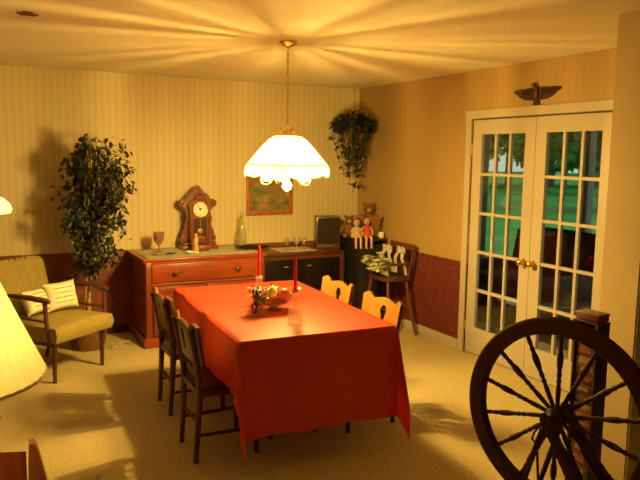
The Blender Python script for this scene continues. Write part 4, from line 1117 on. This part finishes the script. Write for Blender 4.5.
def sb(a, c): return Vector((.27+.10*c, (2*a-1)*.70, .40+.60*c*(1-.12*abs(2*a-1)**4)))
MB().grid(sb, 20, 8, .09).done('backrest', 'sofa', t)
for s in (-1, 1): MB().box((-.08, s*.66, .50), (.66, .12, .26), bev=.04).done('arm', 'sofa', t)
for s in (-1, 1): MB().box((-.12, s*.31, .45), (.56, .58, .12), bev=.04).done('cushion', plain('dark_cushion', (.025, .016, .018), .8), t)
t = thing('porch_table', 'low glass topped porch table seen through the lower door panes', 'table', (4.55, 4.50, -.049))
MB().box((0, 0, .43), (.5, .6, .02), bev=.004).done('top', plain('smoked_glass', (.02, .02, .02), .08), t)
for sx in (-1, 1):
    for sy in (-1, 1): MB().box((sx*.2, sy*.25, .21), (.03, .03, .42)).done('leg', 'sofa', t)
struct(MB().box((21, 20, -.305), (1.2, 60, .012), rz=R(35)).done('garden_path', ext_mat('path_gravel', (.30, .24, .18)), smooth=0))
t = thing('garden_shed', 'small white shed far across the lawn', 'shed', (57, 53.5, -.31), R(40))
MB().box((0, 0, 1.05), (2.6, 2.0, 2.1)).done('walls', plain('white_siding', (.8, .8, .8), .8), t)
MB().prism([(-1.5, 2.1), (1.5, 2.1), (0, 2.9)], 2.2, Tm(0, 1.1, 0) @ RX90).done('roof', plain('grey_roof', (.4, .4, .42), .8), t, 0)
MB().box((0, -1.02, .85), (.8, .04, 1.7)).done('door', 'ext_grey', t)
M['crown'] = plain('tree_leaves', (.06, .20, .06), .9, var=.6, scale=1.5, spec=.1)
M['crown2'] = plain('tree_leaves_light', (.12, .36, .12), .9, var=.6, scale=1.5, spec=.1)
random.seed(21)
trees = [(30, 37, 8, 'crown2', 'light green tree seen in the left door leaf, farthest left'), (36, 38.5, 9, 'crown', 'dark green tree seen in the middle panes of the left door leaf'), (40, 38, 9.5, 'crown2', 'light green tree seen through the right panes of the left door leaf'),
         (31, 28.5, 8, 'crown', 'dark tree at the left of the right door leaf'), (66, 58, 13, 'crown2', 'large pale tree behind the white shed'), (41, 34.5, 9.5, 'crown', 'dark tree right of the white shed'), (22, 18.2, 8, 'crown', 'dark tree at the right of the right door leaf, behind the porch post'), (60, 70, 15, 'crown', 'tall dark tree far left behind the porch wall'), (75, 72, 15, 'crown', 'tall far tree between the two door leaves')]
for x, y, h_, mt, lab in trees:
    t = thing('garden_tree', lab, 'tree', (x, y, -.311), random.random()*6, 'trees beyond the lawn')
    MB().tube([(0, 0, 0), (.05, .03, h_*.25), (0, .1, h_*.6)], [h_*.028, h_*.022, h_*.012], 8).done('trunk', plain('tree_bark', (.22, .20, .18), .9), t)
    b = MB()
    for k in range(650):
        a = random.random()*2*PI; e = math.asin(random.uniform(-.8, 1)); q = random.random()**.4
        p = Vector((math.cos(a)*math.cos(e)*h_*.42*q, math.sin(a)*math.cos(e)*h_*.42*q, h_*.54+math.sin(e)*h_*.46*q))
        for _ in range(3):
            d = Vector((random.uniform(-1, 1), random.uniform(-1, 1), random.uniform(-1, .6)))
            b.leaf(p, d, Vector((random.uniform(-1, 1), random.uniform(-1, 1), 1)), h_*.075, h_*.05)
    b.done('crown', mt, t, 0, False)

# ------------------------------------------------------------------ world, camera, colour management
w = bpy.data.worlds.new('dusk'); sc.world = w; w.use_nodes = True
bg = w.node_tree.nodes['Background']; bg.inputs[0].default_value = (.62, .80, .62, 1); bg.inputs[1].default_value = 1.3

cam = bpy.data.cameras.new('camera'); co = bpy.data.objects.new('camera', cam); COL.objects.link(co)
yaw, pitch, roll, H = .4812, -.1238, .0144, 1.7003
f = Vector((math.sin(yaw)*math.cos(pitch), math.cos(yaw)*math.cos(pitch), math.sin(pitch)))
r_ = Vector((math.cos(yaw), -math.sin(yaw), 0)); u_ = r_.cross(f)
r2 = math.cos(roll)*r_+math.sin(roll)*u_; u2 = -math.sin(roll)*r_+math.cos(roll)*u_
co.matrix_world = Matrix(((r2.x, u2.x, -f.x, 0), (r2.y, u2.y, -f.y, 0), (r2.z, u2.z, -f.z, H), (0, 0, 0, 1)))
cam.sensor_width = 36; cam.lens = 670/640*36; cam.clip_start = .05; cam.clip_end = 300
sc.camera = co
vs_ = sc.view_settings
vs_.view_transform = 'Standard'; vs_.look = 'None'; vs_.gamma = 1; vs_.use_curve_mapping = False
vs_.exposure = -.66
